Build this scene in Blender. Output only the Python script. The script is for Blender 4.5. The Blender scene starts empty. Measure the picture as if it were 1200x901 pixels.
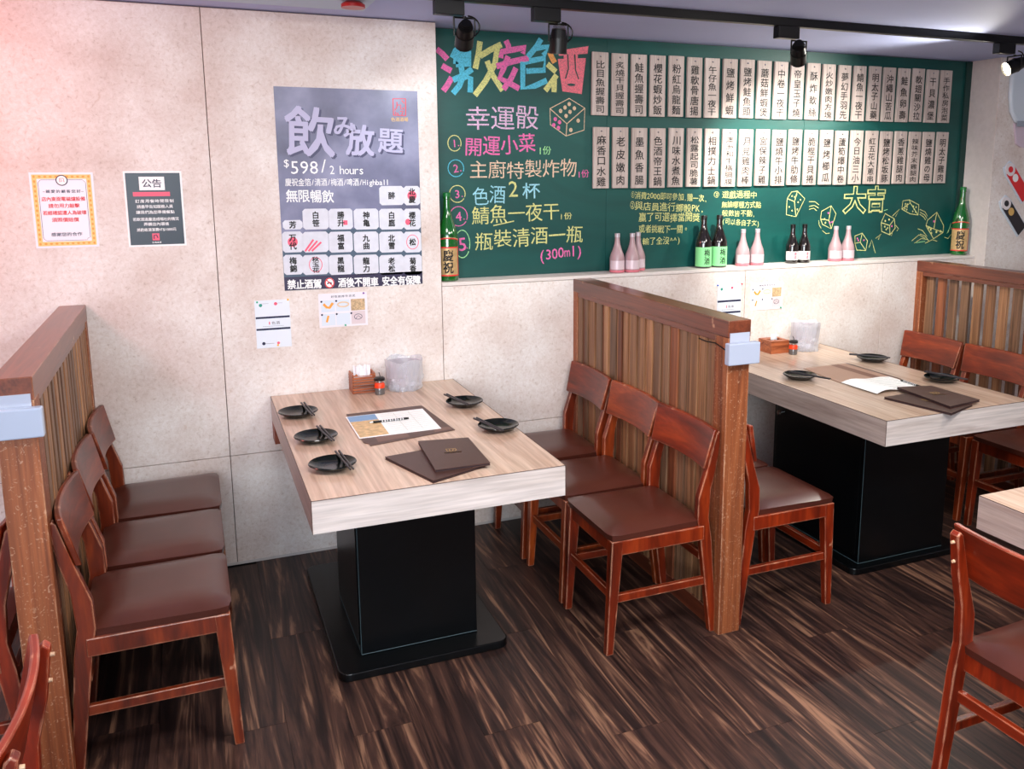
import bpy, bmesh, math, random
from mathutils import Vector, Matrix
random.seed(7)
S = bpy.context.scene
COL = S.collection
PI = math.pi

# ------------------------------------------------------------------ camera
CAM = Vector((-0.0181, -3.8458, 1.7086))
YAW, PITCH, ROLL, FPX, PPX, PPY = 0.397, -0.1739, -0.0016, 1012.33, 647.35, 379.68
Fw = Vector((math.sin(YAW)*math.cos(PITCH), math.cos(YAW)*math.cos(PITCH), math.sin(PITCH)))
R0 = Vector((math.cos(YAW), -math.sin(YAW), 0)); U0 = R0.cross(Fw)
Rt = math.cos(ROLL)*R0 + math.sin(ROLL)*U0
Up = -math.sin(ROLL)*R0 + math.cos(ROLL)*U0
cd = bpy.data.cameras.new('camera'); cam = bpy.data.objects.new('camera', cd); COL.objects.link(cam)
M = Matrix((Rt, Up, -Fw)).transposed().to_4x4(); M.translation = CAM
cam.matrix_world = M
cd.sensor_fit = 'HORIZONTAL'; cd.sensor_width = 36; cd.lens = FPX/1200*36
cd.shift_x = (600-PPX)/1200; cd.shift_y = (PPY-450.5)/1200
cd.clip_start = 0.05
S.camera = cam

# ------------------------------------------------------------------ world, lights, exposure
w = bpy.data.worlds.new('world'); S.world = w; w.use_nodes = True
w.node_tree.nodes['Background'].inputs[0].default_value = (0.85, 0.9, 1, 1)
w.node_tree.nodes['Background'].inputs[1].default_value = 0.3
S.view_settings.view_transform = 'Standard'; S.view_settings.look = 'None'
S.view_settings.gamma = 1; S.view_settings.use_curve_mapping = False
S.view_settings.exposure = 0.78

def area(name, loc, target, sx, sy, power, color):
    l = bpy.data.lights.new(name, 'AREA'); l.shape = 'RECTANGLE'; l.size = sx; l.size_y = sy
    l.energy = power; l.color = color
    o = bpy.data.objects.new(name, l); COL.objects.link(o); o.location = loc
    o.rotation_euler = (Vector(target)-Vector(loc)).to_track_quat('-Z', 'Y').to_euler()
    return o
area('shopfront_daylight', (-0.9, -5.6, 1.75), (1.0, 0, 0.9), 2.6, 1.5, 95, (0.86, 0.94, 1.0))
area('ceiling_lamp_aisle', (1.5, -2.9, 2.33), (1.5, -2.6, 0), 0.9, 0.5, 34, (1.0, 0.95, 0.92))
area('ceiling_lamp_table', (0.35, -1.75, 2.33), (0.35, -1.3, 0), 0.5, 0.5, 13, (1.0, 0.95, 0.92))
area('ceiling_lamp_right', (2.9, -2.2, 2.33), (2.9, -1.6, 0), 0.5, 0.5, 12, (1.0, 0.9, 0.8))
def point(name, loc, power, color, r=0.08):
    l = bpy.data.lights.new(name, 'POINT'); l.energy = power; l.color = color; l.shadow_soft_size = r
    o = bpy.data.objects.new(name, l); COL.objects.link(o); o.location = loc
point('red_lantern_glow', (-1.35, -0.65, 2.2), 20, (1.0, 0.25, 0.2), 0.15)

# ------------------------------------------------------------------ helpers
def at(u, v, axis, val):
    d = Fw + Rt*((u-PPX)/FPX) - Up*((v-PPY)/FPX)
    return CAM + d*((val-CAM[axis])/d[axis])

def tag(o, label=None, cat=None, group=None, kind=None):
    if label: o['label'] = label
    if cat: o['category'] = cat
    if group: o['group'] = group
    if kind: o['kind'] = kind
    return o
def thing(name, loc, label, cat, group=None, rz=0):
    o = bpy.data.objects.new(name, None); o.empty_display_size = 0.05; COL.objects.link(o)
    o.location = loc; o.rotation_euler = (0, 0, rz)
    return tag(o, label, cat, group)
def copy_thing(src, loc, rz, label, group=None):
    r = src.copy(); COL.objects.link(r); r.location = loc; r.rotation_euler = (0, 0, rz)
    r['label'] = label
    if group: r['group'] = group
    def rec(a, b):
        for ch in a.children:
            c = ch.copy(); COL.objects.link(c); c.parent = b; rec(ch, c)
    rec(src, r)
    return r

class MB:
    def __init__(s): s.v = []; s.f = []; s.m = []
    def add(s, vs, fs, mi=0):
        n = len(s.v); s.v += [tuple(v) for v in vs]; s.f += [tuple(i+n for i in f) for f in fs]; s.m += [mi]*len(fs)
        return s
    def box(s, x0, x1, y0, y1, z0, z1, mi=0):
        v = [(x, y, z) for z in (z0, z1) for y in (y0, y1) for x in (x0, x1)]
        return s.add(v, [(0,2,3,1),(4,5,7,6),(0,1,5,4),(2,6,7,3),(0,4,6,2),(1,3,7,5)], mi)
    def cyl(s, a, b, r0, r1=None, n=16, mi=0, caps=True):
        a = Vector(a); b = Vector(b); r1 = r0 if r1 is None else r1
        d = (b-a).normalized(); t = Vector((0,0,1)) if abs(d.z) < .9 else Vector((1,0,0))
        p = d.cross(t).normalized(); q = d.cross(p)
        vs = []
        for c, r in ((a, r0), (b, r1)):
            for i in range(n):
                an = 2*PI*i/n; vs.append(c + (p*math.cos(an)+q*math.sin(an))*r)
        fs = [(i, i+n, (i+1) % n+n, (i+1) % n) for i in range(n)]
        if caps: fs += [tuple(range(n)), tuple(range(2*n-1, n-1, -1))]
        return s.add(vs, fs, mi)
    def lathe(s, prof, n=24, c=(0,0,0), mi=0, cap=True):
        vs = []; 
        for (r, z) in prof:
            for i in range(n):
                a = 2*PI*i/n; vs.append((c[0]+r*math.cos(a), c[1]+r*math.sin(a), c[2]+z))
        fs = []
        for k in range(len(prof)-1):
            for i in range(n):
                fs.append((k*n+i, k*n+(i+1) % n, (k+1)*n+(i+1) % n, (k+1)*n+i))
        if cap:
            fs.append(tuple(range(n-1, -1, -1))); m = (len(prof)-1)*n; fs.append(tuple(range(m, m+n)))
        return s.add(vs, fs, mi)
    def prism(s, poly, axis, a, b, mi=0):
        # poly in the two other axes, extruded along axis from a to b
        def P(p, t):
            return {0: (t, p[0], p[1]), 1: (p[0], t, p[1]), 2: (p[0], p[1], t)}[axis]
        n = len(poly)
        return s.add([P(p, a) for p in poly]+[P(p, b) for p in poly],
                     [tuple(range(n)), tuple(range(2*n-1, n-1, -1))]+[(i, i+n, (i+1) % n+n, (i+1) % n) for i in range(n)], mi)
    def tube(s, pts, r, n=8, mi=0):
        for a, b in zip(pts, pts[1:]): s.cyl(a, b, r, r, n, mi)
        return s
    def build(s, name, mats, parent=None, smooth=False, bevel=0, seg=2, label=None):
        me = bpy.data.meshes.new(name); me.from_pydata(s.v, [], s.f)
        mats = mats if isinstance(mats, (list, tuple)) else [mats]
        for m in mats: me.materials.append(m)
        if len(mats) > 1: me.polygons.foreach_set('material_index', s.m)
        bm = bmesh.new(); bm.from_mesh(me); bmesh.ops.recalc_face_normals(bm, faces=bm.faces); bm.to_mesh(me); bm.free()
        if smooth:
            me.polygons.foreach_set('use_smooth', [True]*len(me.polygons))
            try: me.set_sharp_from_angle(angle=math.radians(38))
            except Exception: pass
        o = bpy.data.objects.new(name, me); COL.objects.link(o)
        if parent: o.parent = parent
        if bevel:
            md = o.modifiers.new('bevel', 'BEVEL'); md.width = bevel; md.segments = seg; md.limit_method = 'ANGLE'; md.angle_limit = math.radians(40)
            md.harden_normals = False
        if label: o['label'] = label
        return o

# ---- lettering: glyph outlines of the built-in font, cached as flat meshes
_gc = {}
def glyph(ch, off=0.0):
    k = (ch, off)
    if k in _gc: return _gc[k]
    c = bpy.data.curves.new('glyph', 'FONT'); c.body = ch; c.resolution_u = 2; c.offset = off; c.fill_mode = 'FRONT'
    o = bpy.data.objects.new('glyph', c); COL.objects.link(o)
    dg = bpy.context.evaluated_depsgraph_get()
    me = bpy.data.meshes.new_from_object(o.evaluated_get(dg))
    vs = [(v.co.x, v.co.y) for v in me.vertices]; fs = [tuple(p.vertices) for p in me.polygons]
    bpy.data.objects.remove(o); bpy.data.curves.remove(c); bpy.data.meshes.remove(me)
    if vs:
        x0 = min(v[0] for v in vs); x1 = max(v[0] for v in vs); y0 = min(v[1] for v in vs); y1 = max(v[1] for v in vs)
    else: x0 = y0 = 0; x1 = y1 = .3
    _gc[k] = (vs, fs, (x0, x1, y0, y1)); return _gc[k]
def put(mb, ch, cx, cz, w, h, y, off=0.0, rot=0, mi=0, fit=False, raw=False):
    """one character centred at (cx,cz) in a cell w x h on a plane of constant y facing -y; off thickens the strokes"""
    if ch == ' ': return
    if off > 0 and not raw:
        k = off*h
        for i, (a, b) in enumerate(((-1, -1), (1, 1), (-1, 1), (1, -1))): put(mb, ch, cx+a*k, cz+b*k, w, h, y-.00004*i, 0, rot, mi, fit)
        return
    vs, fs, (x0, x1, y0, y1) = glyph(ch, off)
    gw, gh = x1-x0, y1-y0
    if fit: sx, sz = w/gw, h/gh
    elif ord(ch) > 0x2e80: sx, sz = w*.95/.93, h*.95/.93
    else: sz = h/1.0; sx = min(w*.9/max(gw, .05), sz)
    mx = (x0+x1)/2; my = (y0+y1)/2 if (fit or ord(ch) > 0x2e80) else 0.36
    if ch == '一' or ch == '二': my = .38
    c, s = math.cos(rot), math.sin(rot)
    out = []
    for (a, b) in vs:
        a = (a-mx)*sx; b = (b-my)*sz
        out.append((cx+a*c-b*s, y, cz+a*s+b*c))
    mb.add(out, fs, mi)
def text_row(mb, text, x0, z0, x1, z1, h, y, off=0.0, jit=0.0, mi=0):
    """evenly spaced characters between the two ends"""
    ws = [1.0 if ord(c) > 0x2e80 else .55 for c in text]; tot = sum(ws); acc = 0
    for c, wd in zip(text, ws):
        t = (acc+wd/2)/tot; acc += wd
        cw = wd*math.hypot(x1-x0, z1-z0)/tot
        put(mb, c, x0+(x1-x0)*t, z0+(z1-z0)*t+random.uniform(-jit, jit)*h, min(cw, h*1.15), h*(1+random.uniform(-jit, jit)), y, off, random.uniform(-jit, jit)*.8, mi)
def text_col(mb, text, cx, ztop, zbot, w, h, y, off=0.0, mi=0):
    n = len(text)
    for i, c in enumerate(text):
        t = (i+.5)/n; put(mb, c, cx, ztop+(zbot-ztop)*t, w, min(h, abs(ztop-zbot)/n*.93), y, off, 0, mi)
def ribbon(mb, pts, wd, y, mi=0, closed=False, taper=False):
    pts = [Vector((p[0], p[1])) for p in pts]
    if closed: pts = pts+[pts[0]]
    n = len(pts); L = []; Rr = []
    for i, p in enumerate(pts):
        a = pts[max(i-1, 0)]; b = pts[min(i+1, n-1)]
        if closed and i in (0, n-1): a = pts[n-2]; b = pts[1]
        d = (b-a); d = d.normalized() if d.length > 1e-9 else Vector((1, 0)); nr = Vector((-d.y, d.x))
        k = 1.0
        if taper: k = .6+.4*math.sin(PI*(i+.5)/n)
        L.append(p+nr*wd/2*k); Rr.append(p-nr*wd/2*k)
    vs = [(p.x, y, p.y) for p in L+Rr]
    mb.add(vs, [(i, i+1, n+i+1, n+i) for i in range(n-1)], mi)
def disc(mb, cx, cz, rx, rz, y, mi=0, n=18):
    mb.add([(cx+rx*math.cos(2*PI*i/n), y, cz+rz*math.sin(2*PI*i/n)) for i in range(n)], [tuple(range(n))], mi)
def ring(mb, cx, cz, rx, rz, wd, y, mi=0, n=22, a0=0, a1=2*PI, rot=0):
    pts = []
    for i in range(n+1):
        a = a0+(a1-a0)*i/n; px, pz = rx*math.cos(a), rz*math.sin(a)
        pts.append((cx+px*math.cos(rot)-pz*math.sin(rot), cz+px*math.sin(rot)+pz*math.cos(rot)))
    ribbon(mb, pts, wd, y, mi)
def rect(mb, x0, x1, z0, z1, y, mi=0):
    mb.add([(x0, y, z0), (x1, y, z0), (x1, y, z1), (x0, y, z1)], [(0, 1, 2, 3)], mi)
def poly(mb, pts, y, mi=0):
    mb.add([(p[0], y, p[1]) for p in pts], [tuple(range(len(pts)))], mi)

# ------------------------------------------------------------------ materials
def srgb(r, g, b):
    f = lambda c: (c/255/12.92) if c/255 <= .04045 else ((c/255+.055)/1.055)**2.4
    return (f(r), f(g), f(b), 1)
def new_mat(name):
    m = bpy.data.materials.new(name); m.use_nodes = True
    nt = m.node_tree; b = nt.nodes['Principled BSDF']
    return m, nt, b
def N(nt, t, **kw):
    n = nt.nodes.new(t)
    for k, v in kw.items(): setattr(n, k, v)
    return n
def ramp(nt, stops):
    r = N(nt, 'ShaderNodeValToRGB'); e = r.color_ramp.elements
    while len(e) < len(stops): e.new(.5)
    for el, (p, c) in zip(e, stops): el.position = p; el.color = c
    return r
def mixc(nt, fac, a, b, mode='MIX'):
    m = N(nt, 'ShaderNodeMix', data_type='RGBA', blend_type=mode)
    for i, v in ((0, fac), (6, a), (7, b)):
        if hasattr(v, 'links') or hasattr(v, 'is_linked'): nt.links.new(v, m.inputs[i])
        else: m.inputs[i].default_value = v
    return m.outputs[2]
def flat(name, col, rough=.5, metal=0, spec=.5, coat=0, emit=None, es=1, noise=0.0, ns=40):
    m, nt, b = new_mat(name)
    b.inputs['Base Color'].default_value = col; b.inputs['Roughness'].default_value = rough
    b.inputs['Metallic'].default_value = metal; b.inputs['Specular IOR Level'].default_value = spec
    b.inputs['Coat Weight'].default_value = coat; b.inputs['Coat Roughness'].default_value = .12
    if emit: b.inputs['Emission Color'].default_value = emit; b.inputs['Emission Strength'].default_value = es
    if noise:
        tc = N(nt, 'ShaderNodeTexCoord'); n = N(nt, 'ShaderNodeTexNoise'); n.inputs['Scale'].default_value = ns; n.inputs['Detail'].default_value = 5
        nt.links.new(tc.outputs['Object'], n.inputs['Vector'])
        r = ramp(nt, [(.3, tuple(c*(1-noise) for c in col[:3])+(1,)), (.7, tuple(min(1, c*(1+noise)) for c in col[:3])+(1,))])
        nt.links.new(n.outputs[0], r.inputs[0]); nt.links.new(r.outputs[0], b.inputs['Base Color'])
    return m
def wood(name, cols, axis=2, scale=18, stretch=.06, rough=.45, coat=0, distort=1.2, world=False, rnd=0.25, worn=None, bump=.15, tint=False, wornw=.006, scratch=0, hi=.72, spec=.5):
    m, nt, b = new_mat(name); L = nt.links.new
    info = N(nt, 'ShaderNodeObjectInfo')
    if world: src = N(nt, 'ShaderNodeNewGeometry').outputs['Position']
    else: src = N(nt, 'ShaderNodeTexCoord').outputs['Object']
    off = N(nt, 'ShaderNodeVectorMath', operation='SCALE'); cx = N(nt, 'ShaderNodeCombineXYZ')
    for i in range(3): L(info.outputs['Random'], cx.inputs[i])
    L(cx.outputs[0], off.inputs[0]); off.inputs['Scale'].default_value = 7.3
    add = N(nt, 'ShaderNodeVectorMath', operation='ADD'); L(src, add.inputs[0]); L(off.outputs[0], add.inputs[1])
    mp = N(nt, 'ShaderNodeMapping'); sc = [1, 1, 1]; sc[axis] = stretch; mp.inputs['Scale'].default_value = sc
    L(add.outputs[0], mp.inputs['Vector'])
    n1 = N(nt, 'ShaderNodeTexNoise'); n1.inputs['Scale'].default_value = scale; n1.inputs['Detail'].default_value = 6
    n1.inputs['Roughness'].default_value = .6; n1.inputs['Distortion'].default_value = distort
    L(mp.outputs[0], n1.inputs['Vector'])
    k = len(cols); r = ramp(nt, [(.30+(hi-.30)*i/(k-1), c) for i, c in enumerate(cols)])
    L(n1.outputs[0], r.inputs[0])
    n2 = N(nt, 'ShaderNodeTexNoise'); n2.inputs['Scale'].default_value = scale*6; n2.inputs['Detail'].default_value = 3
    L(mp.outputs[0], n2.inputs['Vector'])
    col = mixc(nt, .22, r.outputs[0], n2.outputs[0], 'OVERLAY') if False else r.outputs[0]
    hv = N(nt, 'ShaderNodeHueSaturation'); L(col, hv.inputs['Color'])
    mr = N(nt, 'ShaderNodeMapRange'); mr.inputs['To Min'].default_value = 1-rnd; mr.inputs['To Max'].default_value = 1+rnd
    L(info.outputs['Random'], mr.inputs['Value'])
    f2 = N(nt, 'ShaderNodeMapRange'); f2.inputs['From Min'].default_value = .3; f2.inputs['From Max'].default_value = .7; f2.inputs['To Min'].default_value = .82; f2.inputs['To Max'].default_value = 1.15
    L(n2.outputs[0], f2.inputs['Value'])
    mm = N(nt, 'ShaderNodeMath', operation='MULTIPLY'); L(mr.outputs[0], mm.inputs[0]); L(f2.outputs[0], mm.inputs[1])
    L(mm.outputs[0], hv.inputs['Value'])
    out = hv.outputs[0]
    if tint: out = mixc(nt, 1.0, out, info.outputs['Color'], 'MULTIPLY')
    if scratch:
        n4 = N(nt, 'ShaderNodeTexNoise'); n4.inputs['Scale'].default_value = 55; n4.inputs['Detail'].default_value = 4; n4.inputs['Distortion'].default_value = 3
        L(src, n4.inputs['Vector'])
        r4 = ramp(nt, [(.62, (0, 0, 0, 1)), (.66, (1, 1, 1, 1))]); L(n4.outputs[0], r4.inputs[0])
        mu = N(nt, 'ShaderNodeMath', operation='MULTIPLY'); L(r4.outputs[0], mu.inputs[0]); mu.inputs[1].default_value = scratch
        out = mixc(nt, mu.outputs[0], out, srgb(225, 190, 160))
    if worn:
        bv = N(nt, 'ShaderNodeBevel', samples=4); bv.inputs['Radius'].default_value = wornw
        g = N(nt, 'ShaderNodeNewGeometry'); dt = N(nt, 'ShaderNodeVectorMath', operation='DOT_PRODUCT')
        L(bv.outputs[0], dt.inputs[0]); L(g.outputs['Normal'], dt.inputs[1])
        n3 = N(nt, 'ShaderNodeTexNoise'); n3.inputs['Scale'].default_value = 14; n3.inputs['Detail'].default_value = 4; L(src, n3.inputs['Vector'])
        sb = N(nt, 'ShaderNodeMath', operation='MULTIPLY_ADD'); L(n3.outputs[0], sb.inputs[0]); sb.inputs[1].default_value = .30; L(dt.outputs['Value'], sb.inputs[2])
        r3 = ramp(nt, [(.985, (1, 1, 1, 1)), (1.0, (0, 0, 0, 1))])
        s2 = N(nt, 'ShaderNodeMath', operation='SUBTRACT'); L(sb.outputs[0], s2.inputs[0]); s2.inputs[1].default_value = .085
        L(s2.outputs[0], r3.inputs[0])
        mu = N(nt, 'ShaderNodeMath', operation='MULTIPLY'); L(r3.outputs[0], mu.inputs[0]); mu.inputs[1].default_value = .75
        out = mixc(nt, mu.outputs[0], out, worn)
    L(out, b.inputs['Base Color'])
    b.inputs['Roughness'].default_value = rough; b.inputs['Coat Weight'].default_value = coat; b.inputs['Coat Roughness'].default_value = .15; b.inputs['Specular IOR Level'].default_value = spec
    if bump:
        bp = N(nt, 'ShaderNodeBump'); bp.inputs['Strength'].default_value = bump; bp.inputs['Distance'].default_value = .002
        L(n1.outputs[0], bp.inputs['Height']); L(bp.outputs[0], b.inputs['Normal'])
    return m

def wall_mat():
    m, nt, b = new_mat('mineral_board'); L = nt.links.new
    g = N(nt, 'ShaderNodeNewGeometry'); P = g.outputs['Position']
    n1 = N(nt, 'ShaderNodeTexNoise'); n1.inputs['Scale'].default_value = 62; n1.inputs['Detail'].default_value = 9; n1.inputs['Roughness'].default_value = .72; n1.inputs['Distortion'].default_value = .6
    L(P, n1.inputs['Vector'])
    r1 = ramp(nt, [(.27, srgb(190, 172, 162)), (.42, srgb(228, 219, 212)), (.6, srgb(238, 232, 228)), (.72, srgb(244, 240, 237))]); L(n1.outputs[0], r1.inputs[0])
    n2 = N(nt, 'ShaderNodeTexNoise'); n2.inputs['Scale'].default_value = 3.2; n2.inputs['Detail'].default_value = 5; L(P, n2.inputs['Vector'])
    r2 = ramp(nt, [(.36, srgb(234, 224, 220)), (.62, (1, 1, 1, 1))]); L(n2.outputs[0], r2.inputs[0])
    c = mixc(nt, 1.0, r1.outputs[0], r2.outputs[0], 'MULTIPLY')
    n3 = N(nt, 'ShaderNodeTexNoise'); n3.inputs['Scale'].default_value = 23; n3.inputs['Detail'].default_value = 6; n3.inputs['Distortion'].default_value = 1.5; L(P, n3.inputs['Vector'])
    r3 = ramp(nt, [(.67, (0, 0, 0, 1)), (.74, (1, 1, 1, 1))]); L(n3.outputs[0], r3.inputs[0])
    mu = N(nt, 'ShaderNodeMath', operation='MULTIPLY'); L(r3.outputs[0], mu.inputs[0]); mu.inputs[1].default_value = .35
    c = mixc(nt, mu.outputs[0], c, srgb(196, 168, 148))
    L(c, b.inputs['Base Color']); b.inputs['Roughness'].default_value = .75
    bp = N(nt, 'ShaderNodeBump'); bp.inputs['Strength'].default_value = .35; bp.inputs['Distance'].default_value = .003
    L(n1.outputs[0], bp.inputs['Height']); L(bp.outputs[0], b.inputs['Normal'])
    return m
def chalk_mat(name, col):
    m, nt, b = new_mat(name); L = nt.links.new
    g = N(nt, 'ShaderNodeNewGeometry'); n = N(nt, 'ShaderNodeTexNoise'); n.inputs['Scale'].default_value = 260; n.inputs['Detail'].default_value = 3
    L(g.outputs['Position'], n.inputs['Vector'])
    dark = tuple(.55*a+.45*c for a, c in zip(col[:3], srgb(20, 100, 95)[:3]))+(1,)
    r = ramp(nt, [(.38, dark), (.55, col)]); L(n.outputs[0], r.inputs[0]); L(r.outputs[0], b.inputs['Base Color']); b.inputs['Roughness'].default_value = .9
    return m
def board_mat():
    m, nt, b = new_mat('green_chalkboard'); L = nt.links.new
    g = N(nt, 'ShaderNodeNewGeometry'); mp = N(nt, 'ShaderNodeMapping'); mp.inputs['Scale'].default_value = (.5, 1, 1.3); L(g.outputs['Position'], mp.inputs['Vector'])
    n = N(nt, 'ShaderNodeTexNoise'); n.inputs['Scale'].default_value = 2.2; n.inputs['Detail'].default_value = 7; n.inputs['Roughness'].default_value = .6; n.inputs['Distortion'].default_value = .8
    L(mp.outputs[0], n.inputs['Vector'])
    r = ramp(nt, [(.35, srgb(4, 66, 62)), (.6, srgb(8, 80, 74)), (.78, srgb(34, 104, 98))]); L(n.outputs[0], r.inputs[0])
    L(r.outputs[0], b.inputs['Base Color']); b.inputs['Roughness'].default_value = .45
    return m
def film_mat(name, alpha, col, rough=.12):
    m, nt, b = new_mat(name); L = nt.links.new
    b.inputs['Base Color'].default_value = col; b.inputs['Roughness'].default_value = rough; b.inputs['Specular IOR Level'].default_value = .9
    lw = N(nt, 'ShaderNodeLayerWeight'); lw.inputs['Blend'].default_value = .35
    mr = N(nt, 'ShaderNodeMapRange'); mr.inputs['To Min'].default_value = alpha; mr.inputs['To Max'].default_value = min(1, alpha+.5)
    L(lw.outputs['Facing'], mr.inputs['Value']); L(mr.outputs[0], b.inputs['Alpha'])
    return m
def poster_mat():
    m, nt, b = new_mat('poster_slate_print'); L = nt.links.new
    g = N(nt, 'ShaderNodeNewGeometry'); n = N(nt, 'ShaderNodeTexNoise'); n.inputs['Scale'].default_value = 4; n.inputs['Detail'].default_value = 6
    L(g.outputs['Position'], n.inputs['Vector'])
    r = ramp(nt, [(.3, srgb(84, 87, 112)), (.5, srgb(116, 119, 148)), (.7, srgb(152, 155, 184))]); L(n.outputs[0], r.inputs[0])
    L(r.outputs[0], b.inputs['Base Color']); b.inputs['Roughness'].default_value = .35
    return m

MW = wall_mat()
M_board = board_mat()
CH = {k: chalk_mat('chalk_'+k, c) for k, c in dict(pink=srgb(240, 110, 175), rose=srgb(232, 190, 220), blue=srgb(95, 195, 222), yellow=srgb(226, 222, 140),
      peach=srgb(240, 205, 175), green=srgb(170, 235, 160), white=srgb(225, 240, 240), salmon=srgb(242, 120, 135), orange=srgb(240, 165, 90), lightblue=srgb(165, 220, 235), buff=srgb(232, 200, 165)).items()}
M_laty = wood('laminate_along', [srgb(170, 142, 122), srgb(188, 162, 142), srgb(198, 174, 154), srgb(178, 152, 132)], 1, 15, .05, .22, 0, .8, rnd=.03, bump=0)
M_latx = wood('laminate_across_lit', [srgb(178, 164, 156), srgb(204, 193, 187), srgb(214, 204, 199), srgb(186, 172, 165)], 0, 15, .05, .3, 0, .8, rnd=.02, bump=0)  # same laminate, whiter: light on the front edge put into the colour
CHW = wood('red_brown_lacquered_wood', [srgb(66, 20, 7), srgb(106, 35, 11), srgb(140, 56, 20)], 2, 14, .15, .34, .12, .8, rnd=.1, worn=srgb(225, 165, 130), tint=True, bump=.05)
CHWY = wood('lacquered_top_rail_wood', [srgb(66, 20, 7), srgb(106, 35, 11), srgb(140, 56, 20)], 1, 14, .15, .34, .12, .8, rnd=.1, worn=srgb(225, 165, 130), tint=True, bump=.05)
SCREW = flat('screw_plug', srgb(214, 176, 140), .4)
LEA = flat('brown_vinyl', srgb(76, 36, 27), .30, noise=.12, ns=9, coat=.15)
FLOOR = wood('dark_floor_plank', [srgb(24, 16, 16), srgb(40, 27, 25), srgb(72, 49, 41), srgb(138, 102, 80)], 1, 13, .06, .42, 0, 2.8, rnd=.08, bump=.1, hi=.69, spec=.35)
PSL = [wood('slat_wood_a', [srgb(100, 64, 42), srgb(148, 104, 70), srgb(184, 138, 98)], 2, 26, .03, .5, rnd=.2),
       wood('slat_wood_b', [srgb(80, 54, 40), srgb(118, 86, 62), srgb(152, 114, 86)], 2, 30, .03, .5, rnd=.2),
       wood('slat_wood_c', [srgb(90, 46, 28), srgb(128, 72, 44), srgb(154, 96, 62)], 2, 26, .03, .5, rnd=.15)]
PCAP = wood('cap_rail_wood', [srgb(84, 38, 24), srgb(112, 54, 34), srgb(130, 68, 44)], 1, 20, .05, .3, .2, rnd=.05, worn=srgb(200, 150, 115), wornw=.003)
PPOST = wood('post_wood', [srgb(96, 46, 24), srgb(138, 74, 40), srgb(166, 98, 58)], 2, 30, .025, .5, rnd=.08, worn=srgb(225, 185, 150), scratch=.35, wornw=.004)
BLK = flat('black_laminate', srgb(5, 7, 9), .28, spec=.35, noise=.2, ns=5)
BLKM = flat('black_painted_metal', srgb(7, 7, 9), .35, spec=.3)
CHROME = flat('chrome', srgb(200, 200, 200), .15, metal=1)
PLATE = flat('black_glazed_ceramic', srgb(6, 12, 10), .14, spec=.4)
STICK = flat('dark_grey_chopstick', srgb(44, 42, 46), .4)
PAPER = flat('white_paper', srgb(236, 236, 238), .55)
PAPERW = flat('whitewash_paper', srgb(248, 248, 248), .6)
INK = flat('black_print', srgb(22, 20, 22), .6); INKB = flat('navy_print', srgb(28, 34, 70), .6); INKG = flat('grey_print', srgb(130, 130, 138), .6)
RED = flat('red_print', srgb(220, 36, 44), .5); PINKP = flat('pink_print', srgb(236, 92, 120), .5); ORG = flat('orange_print', srgb(240, 160, 60), .5); GOLD = flat('gold_print', srgb(214, 172, 96), .4)
TEAL = flat('teal_print', srgb(36, 150, 130), .5); WHITEP = flat('white_print', srgb(246, 246, 246), .5); LAV = flat('lavender_print', srgb(186, 184, 214), .5); SLATE = flat('slate_print', srgb(70, 72, 104), .5)
BEIGE = flat('beige_print', srgb(226, 196, 160), .5); NAVYBK = flat('deep_teal_print', srgb(12, 30, 48), .35); SKYP = flat('sky_print', srgb(120, 160, 200), .5); BARREL = flat('barrel_print', srgb(214, 216, 226), .5, noise=.06, ns=30)
MENU = flat('brown_leatherette', srgb(66, 42, 36), .42, noise=.1, ns=60)
PLQ = wood('pale_plaque_wood', [srgb(176, 158, 150), srgb(194, 178, 170), srgb(204, 190, 182)], 2, 30, .04, .55, rnd=.05, bump=.05)
WHT = flat('white_painted_board', srgb(224, 216, 210), .5, noise=.03)

# ------------------------------------------------------------------ setting
CEIL = 2.36
def struct(o): o['kind'] = 'structure'; return o
floor = struct(MB().box(-3.0, 5.6, -6.0, .3, -.12, -.012).build('floor', flat('dark_subfloor', srgb(14, 10, 9), .7)))
PLW, PLL = .185, 1.22
pm = MB().box(-PLW/2+.0004, PLW/2-.0004, -PLL/2+.0006, PLL/2-.0006, -.012, 0).build('floor_plank', FLOOR, floor)
first = True; nx = int((5.55+2.615)/PLW)
for i in range(nx):
    off = (i*.437) % 1.0*PLL
    for j in range(4):
        y = .2-PLL/2-j*PLL+off-PLL*.3
        if y-PLL/2 > .3: continue
        o = pm if first else pm.copy()
        if not first: COL.objects.link(o); o.parent = floor
        first = False
        o.location = (-2.615+PLW/2+i*PLW, y, 0)
# ceiling
LAVC = flat('pale_lavender_paint', srgb(184, 194, 236), .7, noise=.03, ns=2)
struct(MB().box(-3.0, 5.6, -6.0, .3, CEIL, CEIL+.1).build('ceiling', LAVC))
cpn = MB().box(-1.6, .69, -1.5, -.19, CEIL-.012, CEIL).build('ceiling_panel', flat('pale_blue_panel', srgb(188, 210, 232), .5))
cpn['kind'] = 'structure'
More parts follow.
